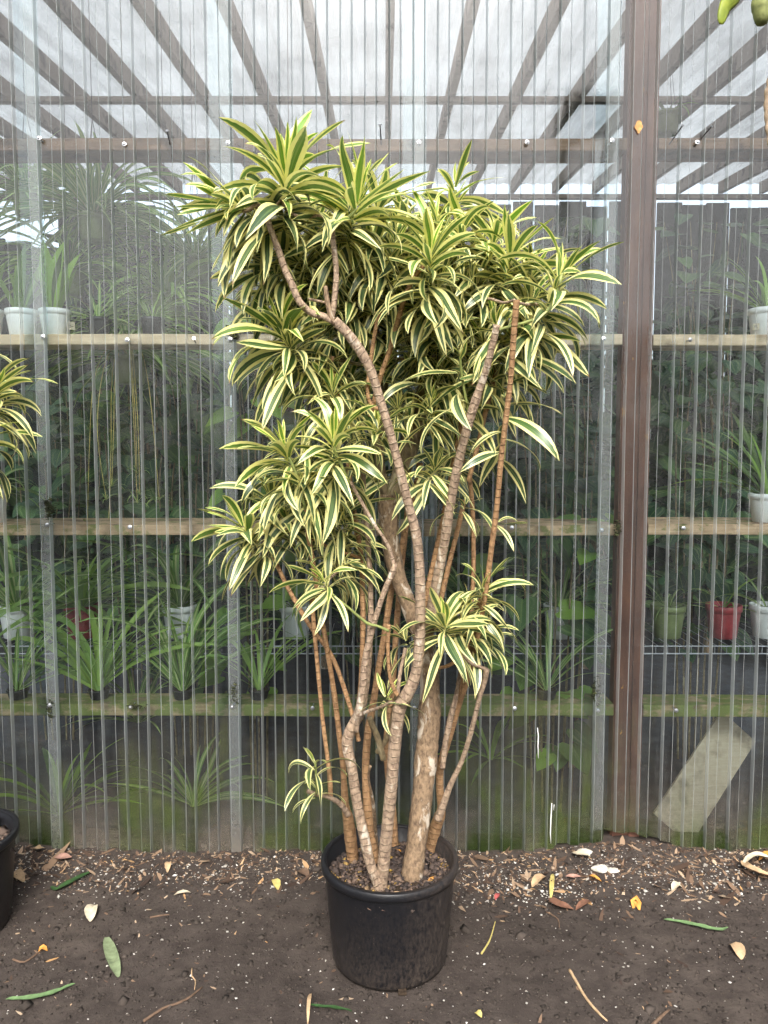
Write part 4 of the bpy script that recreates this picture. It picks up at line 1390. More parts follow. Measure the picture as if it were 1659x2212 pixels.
# row of white pots on the pale batten
potted(48, 722, yb, 33, 57, M['white_plastic'], "white pot of broad dark leaves on the pale batten, middle of three", 9, 0.26, 0.045 / .26, GR, z=z2, spread=(3, 30), droop=.25, seed=3)
potted(120, 722, yb, 33, 57, M['white_plastic'], "white pot with tan price sticker on the pale batten beside the panel seam", 8, 0.28, 0.05 / .26, GR, z=z2, spread=(3, 25), droop=.2, seed=4)
def sticker(px0, px1, py0, py1, Y, rpx, txt):
    """tan price label on the front of a white pot, with its handwritten mark"""
    e = LASTPOT[0]
    r = px_size(rpx, Y)
    yf = Y - r * 0.93
    a, b = at(px0, py1, yf), at(px1, py0, yf)
    pot_o = [c for c in e.children if c.name.startswith("pot")][0]
    el = Vector(e.location)
    xm = (a.x + b.x) / 2
    yy = Y - math.sqrt(max(0, (r * 0.885) ** 2 - (xm - el.x) ** 2)) - .004
    ang = math.atan2(xm - el.x, r)
    st = MB().box((-(b.x - a.x) / 2, -.0006, -(b.z - a.z) / 2), ((b.x - a.x) / 2, .0006, (b.z - a.z) / 2)).build("price_sticker", DRY['pale'], pot_o)
    st.location = Vector((xm, yy, (a.z + b.z) / 2)) - el
    st.rotation_euler = (R(-6), 0, ang)
    cu = bpy.data.curves.new("price_text", 'FONT')
    cu.body = txt
    cu.size = (b.z - a.z) * .85
    cu.align_x = 'CENTER'
    cu.align_y = 'CENTER'
    cu.extrude = .0002
    cu.materials.append(M['nail'])
    tmp = bpy.data.objects.new("price_text_curve", cu)
    COL.objects.link(tmp)
    me = bpy.data.meshes.new_from_object(tmp)
    bpy.data.objects.remove(tmp)
    to = bpy.data.objects.new("price_text", me)
    COL.objects.link(to)
    to.parent = pot_o
    to.location = st.location + Vector((0, -.0012, 0))
    to.rotation_euler = (R(84), 0, ang)


sticker(133, 150, 690, 708, yb, 33, '6-')
potted(-26, 722, yb, 33, 57, M['white_plastic'], "white pot ending the row of three on the pale batten, farthest from the sticker", 7, 0.25, 0.15, GR, z=z2, spread=(3, 30), droop=.3, seed=5)
potted(1652, 724, yb, 36, 60, M['white_plastic'], "white pot of grassy leaves on the pale batten right of the post", 26, 0.30, 0.022 / .3 * .6, GR, z=z2r, spread=(5, 60), droop=.6, seed=6)
sticker(1634, 1648, 696, 710, yb, 36, '4.')
potted(1655, 1131, yb + .03, 38, 62, M['white_plastic'], "white pot of long grassy leaves on the weathered batten right of the post", 26, 0.42, 0.05, GR, z=z3r, spread=(5, 70), droop=.6, seed=8)
potted(-18, 1133, yb + .05, 36, 70, M['white_plastic'], "white pot of striped leaves on the weathered batten above the mossy one", 22, 0.26, 0.08, SP, z=z3, spread=(20, 80), droop=1.1, seed=9)
potted(330, 722, WALL + .09, 26, 40, M['dark_plastic'], "dark pot of striped grassy leaves on the pale batten beside the hanging basket", 36, 0.26, 0.045, SP, z=z2, spread=(15, 88), droop=.9, seed=10)
potted(215, 722, WALL + .09, 26, 40, M['dark_plastic'], "dark pot of short striped leaves on the pale batten near the white pots", 30, 0.22, 0.05, SP, z=z2, spread=(15, 88), droop=.9, seed=12)


def hanging(px, py, Y, label, n, L, ratio, seed, arch, droop=1.1, runners=0, potr=.075, mat='green_plastic', poth=.11):
    """clump in a hanging pot; px,py = crown of the plant"""
    c = at(px, py, Y)
    base = c - Vector((0, 0, poth - .01))
    e = empty("hanging_plant", base, label, "hanging plant")
    small_pot(e, base, potr, poth, M[mat])
    for a in (0.5, 2.6, 4.7):
        MB().tube([Vector((potr * math.cos(a), potr * math.sin(a), poth - .005)), Vector((0, 0, .50)), Vector((0, 0, roof_z(Y) - base.z + .03))], [.0013] * 3, 5, uvs=False).build("hanger_wire", M['nail'], e)
    strap_plant(None, None, c, n, L, ratio, arch, (12, 95), droop, parent=e, seed=seed)
    r = random.Random(seed + 77)
    for k in range(runners):
        x0 = r.uniform(-.14, .14)
        ln = r.uniform(.45, .72)
        p0 = Vector((0, 0, poth - .01))
        pts = [p0, p0 + Vector((x0 * .6, -.06, .03)), p0 + Vector((x0, -.10, -.10)), p0 + Vector((x0 * 1.2, -.11, -ln * .55)), p0 + Vector((x0 * 1.15 + r.uniform(-.03, .03), -.10, -ln))]
        P, Rr = smooth_path(pts, [.0022, .002, .0018, .0015, .0012], .02)
        rn = MB().tube(P, Rr, 5, uvs=False).build("runner", DRY['yellow'], e)
        q = pts[-1] + base
        for j in range(9):
            A = SP[r.choice([2, 3, 4, 5])][1]
            ph = j * 2.4
            an = R(r.uniform(30, 85))
            d = Vector((math.cos(ph) * math.sin(an), math.sin(ph) * math.sin(an), math.cos(an)))
            s = r.uniform(.05, .085)
            link("plantlet_leaf", arch_mesh(A), rn, Matrix.Translation(q - base) @ frame(d, Vector((0, 0, 1))) @ Matrix.Diagonal((s, s * 1.3, s, 1)))
    return e


hanging(205, 470, 3.35, "large bushy grassy plant hanging under the dark top beam", 130, 0.50, 0.040, 21, SP, 1.0)
hanging(280, 775, 3.10, "striped grassy plant trailing long yellow runners below the pale batten", 120, 0.42, 0.040, 22, SP, 1.1, 8)
hanging(60, 420, 3.7, "grassy hanging plant in front of the bright gap behind", 90, 0.45, 0.040, 23, SP, 1.1)
hanging(420, 560, 3.6, "loose grassy plant hanging behind the crown of the tall plant", 80, 0.45, 0.04, 24, SP, 1.1)
hanging(628, 812, 3.25, "trailing plant in a dark maroon pot behind the left edge of the crown", 30, 0.26, 0.06, 29, GR, 1.2, 0, .105, "maroon", .16)
hanging(150, 590, 3.55, "bushy striped plant hanging behind the white pots", 90, 0.40, 0.042, 27, SP, 1.1)
hanging(360, 640, 3.5, "bushy striped plant hanging behind the dark pots on the pale batten", 90, 0.40, 0.042, 28, BG, 1.1)
hanging(1440, 250, 4.3, "thin hanging plant seen high up right of the post", 16, 0.22, 0.06, 26, GR, 1.2)

# wire rack with pots
RY0, RY1 = WALL + 0.42, WALL + 0.85
RZ = at(1600, 1412, RY0).z
rack = empty("wire_rack", (0, RY0, 0), "long grey wire shelf rack behind the lowest batten", "shelf")
rk = Vector(rack.location)
for zz in (RZ, RZ + 0.032):
    MB().tube([Vector((-2.2, 0, zz)), Vector((2.4, 0, zz))], [.003, .003], 6, uvs=False).build("rail", M['wire'], rack)
zig = MB().tube([Vector((0, 0, RZ)), Vector((0, 0, RZ + .032))], [.0018] * 2, 5, uvs=False)
zig_me = zig.mesh("strut", M['wire'])
crs_me = MB().tube([Vector((0, 0, RZ + .032)), Vector((0, RY1 - RY0, RZ + .032))], [.0018] * 2, 5, uvs=False).mesh("cross_wire", M['wire'])
for i in range(90):
    x = -2.15 + i * .05
    link("strut", zig_me, rack, Matrix.Translation((x, 0, 0)))
    link("cross_wire", crs_me, rack, Matrix.Translation((x + .012, 0, 0)))
for x in (-2.15, 0.2, 2.35):
    for y in (0, RY1 - RY0):
        MB().tube([Vector((x, y, 0)), Vector((x, y, 1.4))], [.011, .011], 8, uvs=False).build("upright", M['wire'], rack)
rz = RZ + .034
ry = RY0 + .16
POTS = [(40, 'white_plastic', "white pot of arching grass on the wire rack near the left seam", 34, .55, 31), (180, 'red_plastic', "dark red pot of tall grass on the wire rack left of the trunks", 40, .62, 32),
        (390, 'white_plastic', "grey-white pot of striped arching leaves on the wire rack below the hanging runners", 34, .60, 33), (640, 'white_plastic', "small white pot with sparse leaves on the wire rack behind the canes", 18, .34, 34),
        (1010, 'dark_plastic', "dark pot of striped leaves on the wire rack behind the pruned stems", 26, .42, 35), (1210, 'white_plastic', "grey-white pot of bright striped leaves on the wire rack left of the post", 28, .44, 36),
        (1440, 'green_plastic', "olive green pot on the wire rack right of the post", 10, .26, 37), (1560, 'red_plastic', "dull red pot on the wire rack between olive and white pots", 6, .22, 38), (1655, 'white_plastic', "white pot on the wire rack beside the dull red pot", 10, .30, 39)]
for i, (px, mt, lab, n, L, sd) in enumerate(POTS):
    potted(px, 1400, ry, 38 if i != 3 else 36, 72, M[mt], lab, n, L, .050, SP if i % 2 == 0 or i == 5 else BG, z=rz, spread=(12, 85), droop=.95, seed=sd)

# low grasses standing on the mossy batten
for px, n, L, lab, sd in ((40, 22, .36, "low dark pot of short arching grass on the mossy batten outside the first seam", 81), (215, 34, .50, "low dark pot of tall arching grass on the mossy batten below the runners", 82), (395, 34, .52, "low dark pot of long striped grass on the mossy batten beside the second seam", 83),
                          (560, 18, .40, "low dark pot of sparse grass on the mossy batten behind the left canes", 84), (1180, 22, .42, "low dark pot of striped leaves on the mossy batten left of the post", 85)):
    potted(px, 1524, WALL + .085, 24, 22, M['dark_plastic'], lab, n, L, .042, SP if sd % 2 else BG, z=z4, spread=(6, 62), droop=.75, seed=sd)

# ground level plants under the rack
for i, (px, py, Y, n, L, lab, sd) in enumerate([(130, 1760, 3.0, 26, .40, "grass clump growing behind the dirty sheet foot near the left seam", 41), (420, 1740, 3.05, 24, .42, "pale grass clump behind the sheet foot under the mossy batten", 42),
                                              (1060, 1640, 3.2, 16, .38, "dark grassy leaves near the floor behind the pruned stems", 44), (300, 1560, 3.02, 26, .34, "yellowish grass tuft beside the lowest mossy batten", 45)]):
    p = at(px, py, Y)
    strap_plant("grass_clump", lab, p if p.z > .0 else Vector((p.x, p.y, 0)), n, L, .05, SP if i % 2 else GR, (10, 75), .8, seed=sd)

# leaning board
bd = MB()
bp = [at(1629, 1601, WALL + .22), at(1556, 1535, WALL + .24), at(1410, 1756, WALL + .14), at(1488, 1824, WALL + .12)]
nrm = (bp[1] - bp[0]).cross(bp[3] - bp[0]).normalized() * 0.012
bd.v = [tuple(p) for p in bp] + [tuple(p + nrm) for p in bp]
bd.f = [(0, 1, 2, 3), (7, 6, 5, 4), (0, 4, 5, 1), (1, 5, 6, 2), (2, 6, 7, 3), (3, 7, 4, 0)]
tag(bd.build("board", M['board']), "tan board tilted on its corner behind the plastic right of the post", "board")


# broad-leaved vines and shrubs
def heart_leaf(name, mat, youth, rnd_):
    outline = [(0, 0), (-.16, .20), (-.10, .38), (.10, .46), (.40, .40), (.72, .22), (1.0, 0.0)]
    V, UV = [], []
    n = len(outline)
    for i, (x, y) in enumerate(outline):
        z = -.18 * max(0, x) ** 2
        for s in (-1, 0, 1):
            V.append((x if s else max(0, x), y * s, z + abs(s) * .10 * y))
    Fc, U = [], []
    for i in range(n - 1):
        for s in (0, 1):
            a = i * 3 + s
            Fc.append((a, a + 3, a + 4, a + 1))
            U += [(s / 2, i / n), (s / 2, (i + 1) / n), ((s + 1) / 2, (i + 1) / n), ((s + 1) / 2, i / n)]
    return dict(V=np.array(V, float), F=np.array(Fc), U=np.array(U), var=np.tile([[rnd_, youth]], (len(U), 1)), mat=mat, name=name, me=None)


HT = [heart_leaf("leaf", M['plain_leaf'], y, random.random()) for y in (0.0, .15, .4, .9)]


def vine(label, boxes, n, size, seed, youths, stems=5):
    """climbing plant filling pixel boxes (x0,y0,x1,y1,Y) with heart leaves on thin stems"""
    r = random.Random(seed)
    x0, y0, x1, y1, Y = boxes
    root = at((x0 + x1) / 2, y1, Y)
    root.z = 0
    e = empty("climbing_plant", root, label, "plant")
    st = []
    for k in range(stems):
        f = (k + .5) / stems
        top = at(x0 + (x1 - x0) * f, y0, Y + r.uniform(-.1, .1))
        botm = at(x0 + (x1 - x0) * (.5 + (f - .5) * .7), y1, Y)
        pts = [Vector((botm.x * .6 + root.x * .4, Y, 0)), botm, botm.lerp(top, .5) + Vector((r.uniform(-.06, .06), r.uniform(-.06, .06), 0)), top]
        P, Rr = smooth_path(pts, [.005, .004, .003, .002], .05)
        MB().tube([p - root for p in P], Rr, 6, uvs=False).build("stem", M['mossy'], e)
        st.append(P)
    for k in range(n):
        P = st[k % stems]
        q = P[r.randrange(len(P) // 4, len(P))]
        ph = r.uniform(0, 6.28)
        d = Vector((math.cos(ph), math.sin(ph) * .7 - .35, r.uniform(-.9, .25)))
        A = HT[r.choice(youths)]
        s = size * r.uniform(.6, 1.2)
        off = Vector((math.cos(ph), math.sin(ph) * .7 - .1, r.uniform(-.3, .4))) * r.uniform(.02, .16)
        link("leaf", arch_mesh(A), e, Matrix.Translation(q + off - root) @ frame(d, Vector((0, -.5, 1))) @ Matrix.Diagonal((s, s, s, 1)))
    return e


vine("light green heart-leaved climber behind the panel seam left of the plant", (505, 560, 600, 1050, WALL + .42), 60, .13, 51, [2, 3, 3])
vine("dark heart-leaved climber behind the tall cane left of the post", (1090, 470, 1330, 1000, WALL + .75), 200, .12, 52, [0, 0, 1], 8)
vine("dark broad-leaved climber just right of the post", (1420, 480, 1620, 1010, WALL + .85), 170, .11, 53, [0, 0, 1], 7)
vine("shadowed climber behind the middle of the crown", (620, 600, 1080, 1050, WALL + .95), 200, .12, 54, [0, 0, 1], 8)
vine("shadowed broad-leaved climber behind the hanging runners", (300, 760, 520, 1100, WALL + .9), 130, .11, 55, [0, 0, 1], 6)
vine("low leafy plant behind the weathered batten by the post", (1080, 1130, 1320, 1260, WALL + .30), 36, .13, 56, [1, 2, 3], 5)
vine("dim leafy plant behind the wire rack left of the trunks", (20, 850, 230, 1250, WALL + 1.1), 120, .11, 57, [0, 0, 1], 6)


vine("dense dark climber filling the space behind the potted grasses", (140, 520, 500, 760, WALL + 1.5), 190, .13, 58, [0, 0, 1, 2], 8)


def shrub(label, px, Y, w, h, n, size, seed):
    r = np.random.default_rng(seed)
    b = at(px, 1300, Y)
    b.z = 0
    e = empty("shrub", b, label, "shrub")
    P = MB().tube([Vector((0, 0, 0)), Vector((.04, 0, h * .4)), Vector((-.02, .03, h * .75))], [.03, .022, .01], 8, uvs=False).build("trunk", M['bark'], e)
    Vs, Fs, Us, Rs, off = [], [], [], [], 0
    for k in range(n):
        q = r.normal(0, 1, 3)
        q /= np.linalg.norm(q)
        q *= r.random() ** .33
        c = Vector((q[0] * w, q[1] * w * .7, h * .55 + q[2] * h * .45))
        A = HT[int(r.choice([0, 0, 1]))]
        ph = r.uniform(0, 6.28)
        d = Vector((math.cos(ph), math.sin(ph) - .3, r.uniform(-.9, .4)))
        s = size * r.uniform(.6, 1.3)
        m = Matrix.Translation(c) @ frame(d, Vector((0, -.3, 1))) @ Matrix.Diagonal((s, s * .8, s, 1))
        Vs.append(A['V'] @ np.array(m.to_3x3()).T + np.array(m.translation))
        Fs.append(A['F'] + off)
        Us.append(A['U'])
        v = A['var'].copy()
        v[:, 0] = r.random()
        Rs.append(v)
        off += len(A['V'])
    o = link("crown", np_mesh("crown", np.concatenate(Vs), np.concatenate(Fs), M['plain_leaf'], {"UVMap": np.concatenate(Us), "var": np.concatenate(Rs)}, True), e)
    o["kind"] = "stuff"


for i, (px, Y, w, h, lab) in enumerate([(-60, 5.4, .8, 2.3, "shadowy shrub far inside behind the white pots"), (330, 5.9, .8, 2.1, "shadowy shrub far inside behind the grassy baskets"), (700, 5.2, .9, 2.3, "shadowy shrub deep inside behind the tall plant"),
                                        (1010, 6.0, .8, 2.5, "shadowy shrub deep inside behind the pruned canes"), (1270, 5.2, .8, 2.6, "shadowy shrub far inside just left of the post"), (1530, 5.6, .9, 2.6, "shadowy shrub far inside right of the post"), (1800, 5.0, .9, 2.4, "shadowy shrub at the dim right end inside")]):
    shrub(lab, px, Y, w, h, 420, .20, 60 + i)

# ------------------------------------------------------------------ loose things on the soil
def wall_strip(r, N):
    x = r.uniform(-1.55, 1.6, N)
    y = WALL - 0.02 - np.abs(r.normal(0, 0.10, N))
    return np.stack([x, y, gh(x, y) + .001], 1)


def spread(r, N):
    x = r.uniform(-1.6, 1.6, N)
    y = r.uniform(1.35, WALL - .02, N)
    return np.stack([x, y, gh(x, y) + .0005], 1)


def clusters(r, N):
    cx = np.array([-1.35, -1.0, -.55, .35, .55, .8, 1.1, 1.3, -.1])
    cy = np.array([2.66, 2.62, 2.60, 2.60, 2.52, 2.62, 2.55, 2.62, 2.66])
    k = r.integers(0, len(cx), N)
    x = cx[k] + r.normal(0, .13, N)
    y = np.minimum(cy[k] + r.normal(0, .07, N), WALL - .02)
    return np.stack([x, y, gh(x, y) + .001], 1)


bits("soil_crumbs", 14000, spread, 0.0034, M['clod'], label="dark crumbs of soil scattered over the ground", seed=71)
bits("perlite", 1500, spread, 0.0019, M['perlite'], label="tiny white perlite specks over the soil", seed=72)
bits("perlite", 2000, clusters, 0.0023, M['perlite'], label="white perlite grains gathered below the plastic wall", seed=73)
bits("leaf_litter", 1900, wall_strip, 0.0062, M['litter'], label="brown leaf scraps along the foot of the plastic wall", seed=74, shape="flake", long=1.3, flat=.8)
bits("leaf_litter", 1100, clusters, 0.0075, M['litter'], label="mixed straw and leaf crumbs heaped near the wall", seed=75, shape="flake", long=2.0, flat=.7)
bits("leaf_litter", 700, spread, 0.0042, M['litter'], label="stray plant crumbs on the open soil", seed=76, shape="flake", long=1.6, flat=.7)


def ground_leaf(name, label, pxs, width_px, mat, cat="leaf", lift=.006, curl=.35, profile="leaf"):
    """blade lying on the soil along pixel points (traced on the ground), real size and place"""
    pts = []
    for (px, py) in pxs:
        p = on_z(px, py, 0.01)
        z = ghf(p.x, min(p.y, WALL - .02))
        p = on_z(px, py, z + .004)
        pts.append(p)
    P, _ = smooth_path(pts, [1] * len(pts), .012)
    base = P[0].copy()
    Y = base.y
    hw = px_size(width_px, math.hypot(Y, CAM_H)) * .5
    m = len(P)
    mb = MB()
    for i, p in enumerate(P):
        f = i / (m - 1)
        tt = (P[min(i + 1, m - 1)] - P[max(0, i - 1)])
        side = tt.cross(Vector((0, 0, 1))).normalized()
        w = hw * max(.06, math.sin(math.pi * (f * .94 + .03)) ** .7)
        zz = max(p.z, ghf(p.x, p.y) + .003) + lift * math.sin(math.pi * f)
        for s in (-1, 0, 1):
            q = p + side * (s * w)
            mb.v.append((q.x - base.x, q.y - base.y, zz + abs(s) * w * curl - base.z + .001 * math.sin(i * 1.7 + s)))
    for i in range(m - 1):
        for s in (0, 1):
            a = i * 3 + s
            mb.f.append((a, a + 1, a + 4, a + 3))
    n0 = len(mb.v)
    mb.v += [(x, y, z - .0007) for x, y, z in mb.v]
    mb.f += [tuple(n0 + i for i in reversed(f)) for f in list(mb.f)]
    o = mb.build(name, mat, None, True, base)
    return tag(o, label, cat)


def twig(label, pxs, wpx, mat=None):
    pts = []
    for (px, py) in pxs:
        p = on_z(px, py, 0.01)
        p = on_z(px, py, ghf(p.x, min(p.y, WALL - .02)) + .003)
        pts.append(p)
    hw = px_size(wpx, math.hypot(pts[0].y, CAM_H)) * .5
    P, Rr = smooth_path(pts, [hw] + [hw * .8] * (len(pts) - 2) + [hw * .4], .012)
    for p in P:
        p.z = max(p.z, ghf(p.x, p.y) + hw * .7)
    b = P[0].copy()
    return tag(MB().tube([p - b for p in P], Rr, 6, uvs=False).build("twig", mat or DRY['twig'], None, True, b), label, "twig")


ground_leaf("fallen_leaf", "dark green folded strap leaf lying near the wall", [(110, 1914), (122, 1924), (150, 1910), (200, 1882)], 13, DRY['dgreen'])
ground_leaf("fallen_leaf", "pale green spotted blade lying alone on open soil", [(229, 2025), (240, 2065), (256, 2110)], 22, DRY['pgreen'])
ground_leaf("fallen_leaf", "long curved green strap leaf lying on bare soil", [(12, 2158), (60, 2160), (110, 2150), (162, 2124)], 12, DRY['green'])
ground_leaf("fallen_leaf", "narrow fresh green blade near the orange leaf", [(1433, 1986), (1480, 1997), (1548, 2011), (1572, 2003)], 11, DRY['green'])
ground_leaf("fallen_leaf", "thin dark green blade in front of the black pot", [(664, 2170), (700, 2178), (760, 2184)], 7, DRY['dgreen'])
ground_leaf("fallen_leaf", "pale tan oval leaf standing out on dark soil", [(196, 1990), (197, 1970), (206, 1955)], 24, DRY['pale'], lift=.01)
ground_leaf("fallen_leaf", "bright orange curled leaf on the soil", [(1368, 1962), (1373, 1950), (1381, 1966)], 18, DRY['orange'], lift=.012)
ground_leaf("fallen_leaf", "purplish brown curled leaf beside the yellow strip", [(1186, 1940), (1206, 1962), (1239, 1965)], 20, DRY['brown'], lift=.012)
ground_leaf("fallen_leaf", "second brown curled leaf with raised edge", [(1244, 1966), (1262, 1956), (1277, 1948)], 14, DRY['brown'], lift=.01)
ground_leaf("fallen_leaf", "thin yellow strip of leaf standing beside brown leaf", [(1190, 1942), (1192, 1915), (1194, 1888)], 9, DRY['yellow'], lift=.01)
ground_leaf("fallen_leaf", "tan triangular dry leaf on open soil", [(1577, 2040), (1590, 2048), (1602, 2072)], 24, DRY['tan'], lift=.008)
ground_leaf("fallen_leaf", "short yellow and green leaf piece beside the pot", [(590, 1900), (597, 1910), (600, 1922)], 16, DRY['yellow'])
ground_leaf("fallen_leaf", "pinkish flat dry leaf among litter under the left sheet", [(118, 1852), (135, 1856), (155, 1852)], 22, DRY['pink'])
ground_leaf("fallen_leaf", "yellowish crumpled leaf beside the neighbouring pot", [(24, 1888), (38, 1898), (52, 1905)], 24, DRY['tan'], lift=.014)
ground_leaf("fallen_leaf", "tan pointed leaf lying against the sheet foot", [(72, 1832), (84, 1840), (98, 1832)], 16, DRY['tan'], lift=.014)
ground_leaf("fallen_leaf", "cream crumpled leaf on the mound below the post", [(1235, 1842), (1250, 1852), (1275, 1850)], 18, DRY['pale'], lift=.014)
ground_leaf("fallen_leaf", "tan leaf in front of the mound below the post", [(1150, 1916), (1162, 1905), (1180, 1894)], 18, DRY['tan'], lift=.012)
ground_leaf("fallen_leaf", "orange slender leaf on the mound", [(1272, 1892), (1284, 1897), (1299, 1904)], 8, DRY['orange'])
ground_leaf("fallen_leaf", "brown flat leaf lying on the mound", [(1221, 1893), (1238, 1897), (1255, 1893)], 12, DRY['pink'])
ground_leaf("fallen_leaf", "pale leaf on soil right of the mound", [(1452, 1924), (1462, 1916), (1474, 1918)], 16, DRY['pale'], lift=.01)
ground_leaf("fallen_leaf", "large bleached curled leaf sheath beside the wall", [(1608, 1862), (1612, 1885), (1640, 1897), (1680, 1900)], 18, DRY['tan'], lift=.02, curl=.7)
ground_leaf("fallen_leaf", "second bleached leaf sheath crossing over the first", [(1604, 1870), (1630, 1866), (1680, 1870)], 15, DRY['pale'], lift=.03, curl=.7)
ground_leaf("fallen_leaf", "rusty orange leaf beside the bleached sheaths", [(1640, 1858), (1655, 1856), (1680, 1852)], 14, DRY['orange'], lift=.02)
ground_leaf("fallen_leaf", "small cream leaf near the stick in front", [(1026, 2188), (1033, 2192), (1040, 2198)], 12, DRY['yellow'])
ground_leaf("fallen_leaf", "tan dry leaf left of the pot near the wall", [(642, 1882), (656, 1892), (668, 1896)], 20, DRY['twig'], lift=.015)
ground_leaf("fallen_leaf", "small orange leaf near the neighbouring pot", [(83, 2056), (92, 2052), (102, 2054)], 12, DRY['orange'], lift=.008)
ground_leaf("fallen_leaf", "flat tan leaf near the middle of the left soil", [(375, 1934), (395, 1930), (412, 1928)], 9, DRY['pale'])
ground_leaf("fallen_leaf", "upright tan leaf on litter below the second sheet", [(362, 1884), (363, 1872), (366, 1862)], 13, DRY['tan'], lift=.01)
ground_leaf("fallen_leaf", "dead tan strip crossing the thin dark green blade", [(665, 2212), (667, 2180), (672, 2148)], 7, DRY['tan'], lift=.02)
ground_leaf("fallen_leaf", "red petal fragment on the soil", [(1070, 1944), (1074, 1938), (1077, 1930)], 9, DRY['red'], lift=.006)
twig("long tan broken twig lying right of the pot", [(1230, 2096), (1262, 2150), (1290, 2185), (1312, 2206)], 6, DRY['tan'])
twig("dark forked twig lying left of the pot", [(310, 2206), (350, 2180), (400, 2160), (437, 2132)], 6)
twig("short straight grey stick on open soil below the tan twig", [(1404, 2222), (1425, 2200), (1446, 2182)], 8)
twig("thin wavy rootlet standing near the dark twig", [(415, 2092), (414, 2108), (422, 2118), (420, 2138)], 3, DRY['tan'])
twig("curled dry stem joined to the small orange leaf", [(28, 2072), (52, 2078), (80, 2060), (98, 2048)], 4)
twig("dark crooked twig on open soil left of the pot", [(324, 1982), (345, 1978), (366, 1976)], 4)
twig("small curved twig right of the pot", [(1180, 1970), (1205, 1985), (1208, 2004)], 3)
twig("thin tan stalk right of the pot", [(1040, 2060), (1058, 2030), (1070, 1990)], 4, DRY['yellow'])
for i, (px, py, s, lab) in enumerate([(1298, 1868, .022, "white crumbly lump on the mound, larger one"), (1324, 1872, .016, "white crumbly lump on the mound beside a larger lump"), (1262, 1838, .020, "white lump tucked under the raised sheet edge")]):
    p = on_z(px, py, 0.04)
    p.z = ghf(p.x, min(p.y, WALL - .02))
    r = np.random.default_rng(200 + i)
    mb = MB()
    mb.lathe([(s * .6, -.004), (s * 1.0, s * .15), (s * .9, s * .4), (s * .5, s * .65), (s * .15, s * .7)], 12)
    mb.v = [(x * 1.5 * r.uniform(.75, 1.2), y * r.uniform(.75, 1.2), z * r.uniform(.8, 1.2)) for x, y, z in mb.v]
    tag(mb.build("perlite_lump", DRY['white'], None, False, p), lab, "lump")

# ------------------------------------------------------------------ marks on the plastic sheets
M['moss_bits'] = speck_mat("dark_algae", [(0, (0.012, 0.014, 0.008)), (0.7, (0.03, 0.035, 0.015)), (1, (0.07, 0.075, 0.03))], 0.95)
for i, (px, py, wx, wz, N, pi) in enumerate([(108, 1098, 9, 22, 260, 1), (503, 716, 12, 16, 220, 2), (506, 1493, 9, 26, 260, 2), (1288, 1492, 9, 30, 320, 4), (292, 1526, 16, 5, 120, 1), (108, 1530, 6, 20, 120, 1), (1335, 1140, 8, 18, 120, 4)]):
    c = at(px, py, WALL - .016)
    sx_, sz_ = px_size(wx, WALL) * .5, px_size(wz, WALL) * .5

    def plate(r, N, c=c, sx_=sx_, sz_=sz_):
        a = r.normal(0, 1, (N, 2))
        return np.stack([c.x + a[:, 0] * sx_, c.y + r.normal(0, .001, N), c.z + a[:, 1] * sz_], 1)
    o = bits("algae_patch", N, plate, .0030, M['moss_bits'], None, seed=400 + i, flat=.6)
    o.parent = panels[pi]
for i, (pts, w) in enumerate([([(1161, 1572), (1163, 1590), (1162, 1612), (1163, 1638)], .0020), ([(1192, 1735), (1190, 1770), (1189, 1800), (1190, 1822)], .0022), ([(1197, 1738), (1196, 1750)], .0015)]):
    P = [at(x, y, WALL - .020) for x, y in pts]
    o = MB().tube(P, [w * .6] + [w] * (len(P) - 2) + [w * .7], 6, uvs=False).build("white_drip", M['white_plastic'], None, True)
    o.parent = panels[3]
st_c = at(1380, 268, WALL - .0265)
ov = MB()
pts_ = []
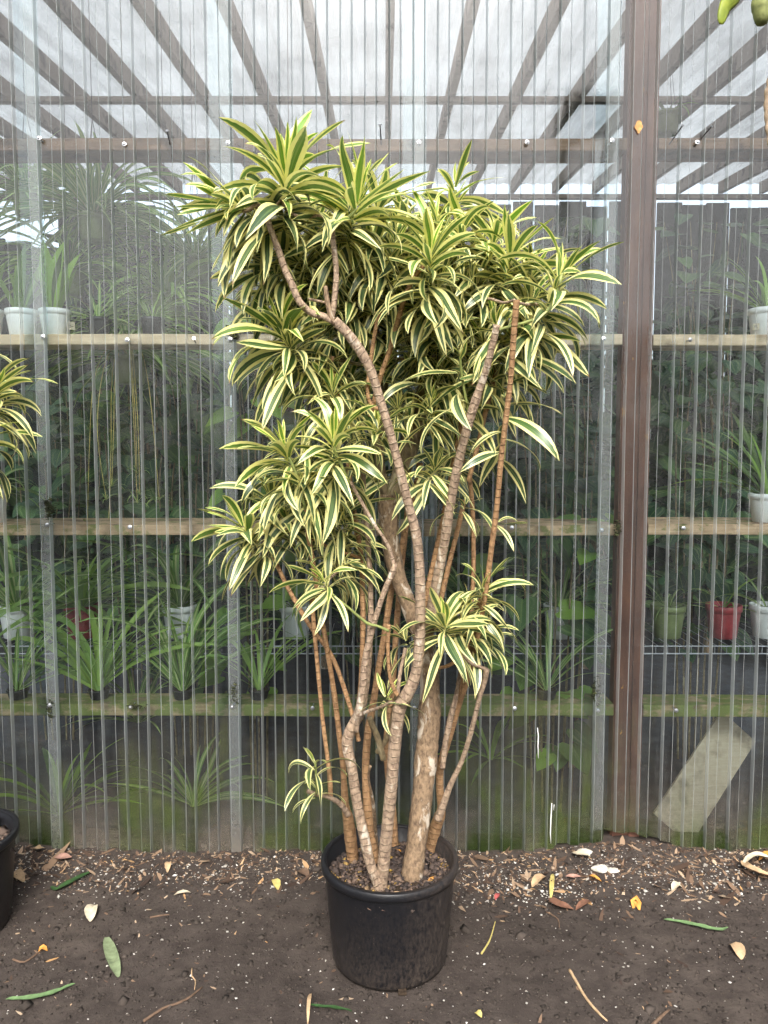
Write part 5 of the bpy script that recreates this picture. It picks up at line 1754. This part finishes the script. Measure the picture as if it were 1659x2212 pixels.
for k in range(14):
    a = 2 * math.pi * k / 14
    r_ = .0125 if math.sin(a) > -.3 else .0125 + .020 * abs(math.sin(a))
    pts_.append((st_c.x + .8 * r_ * math.cos(a) * (1 if math.sin(a) > -.5 else .45), st_c.y, st_c.z + r_ * math.sin(a)))
ov.v = pts_ + [(x, y - .0006, z) for x, y, z in pts_]
ov.f = [tuple(range(14)), tuple(reversed(range(14, 28)))] + [(k, (k + 1) % 14, 14 + (k + 1) % 14, 14 + k) for k in range(14)]
ro = ov.build("rust_stain", simple_mat("rust_stain", (0.46, 0.25, 0.09), .8, .35, 120))
ro.parent = panels[4]

# ------------------------------------------------------------------ unseen leafy screen added behind the camera to dim the wall's reflections
r = np.random.default_rng(301)
Vs, Fs, Us, Rs, off = [], [], [], [], 0
for k in range(2600):
    c = Vector((r.uniform(-6.5, 6.5), -3.2 + r.normal(0, .35), 3.0 * r.random() ** .8))
    ph = r.uniform(0, 6.28)
    A = HT[int(r.choice([0, 0, 1]))]
    sz = r.uniform(.18, .36)
    m = Matrix.Translation(c) @ frame(Vector((math.cos(ph), math.sin(ph) + .4, r.uniform(-.9, .4))), Vector((0, .3, 1))) @ Matrix.Diagonal((sz, sz, sz, 1))
    Vs.append(A['V'] @ np.array(m.to_3x3()).T + np.array(m.translation))
    Fs.append(A['F'] + off)
    Us.append(A['U'])
    Rs.append(A['var'])
    off += len(A['V'])
added_leaf_screen = empty("added_leaf_screen", (0, -3.2, 0), "leafy green screen added unseen behind the camera to dim reflections in the greenhouse wall", "added_leaf_screen")
ho = link("foliage", np_mesh("foliage", np.concatenate(Vs), np.concatenate(Fs), M['plain_leaf'], {"UVMap": np.concatenate(Us), "var": np.concatenate(Rs)}, True), added_leaf_screen, Matrix.Translation((0, 3.2, 0)))
ho["kind"] = "stuff"
for k in range(9):
    MB().tube([Vector((-6 + k * 1.5, 0, -.02)), Vector((-6 + k * 1.5 + .1, .05, 1.4)), Vector((-6 + k * 1.5, 0, 2.5))], [.05, .04, .015], 8, uvs=False).build("trunk", M['bark'], added_leaf_screen)
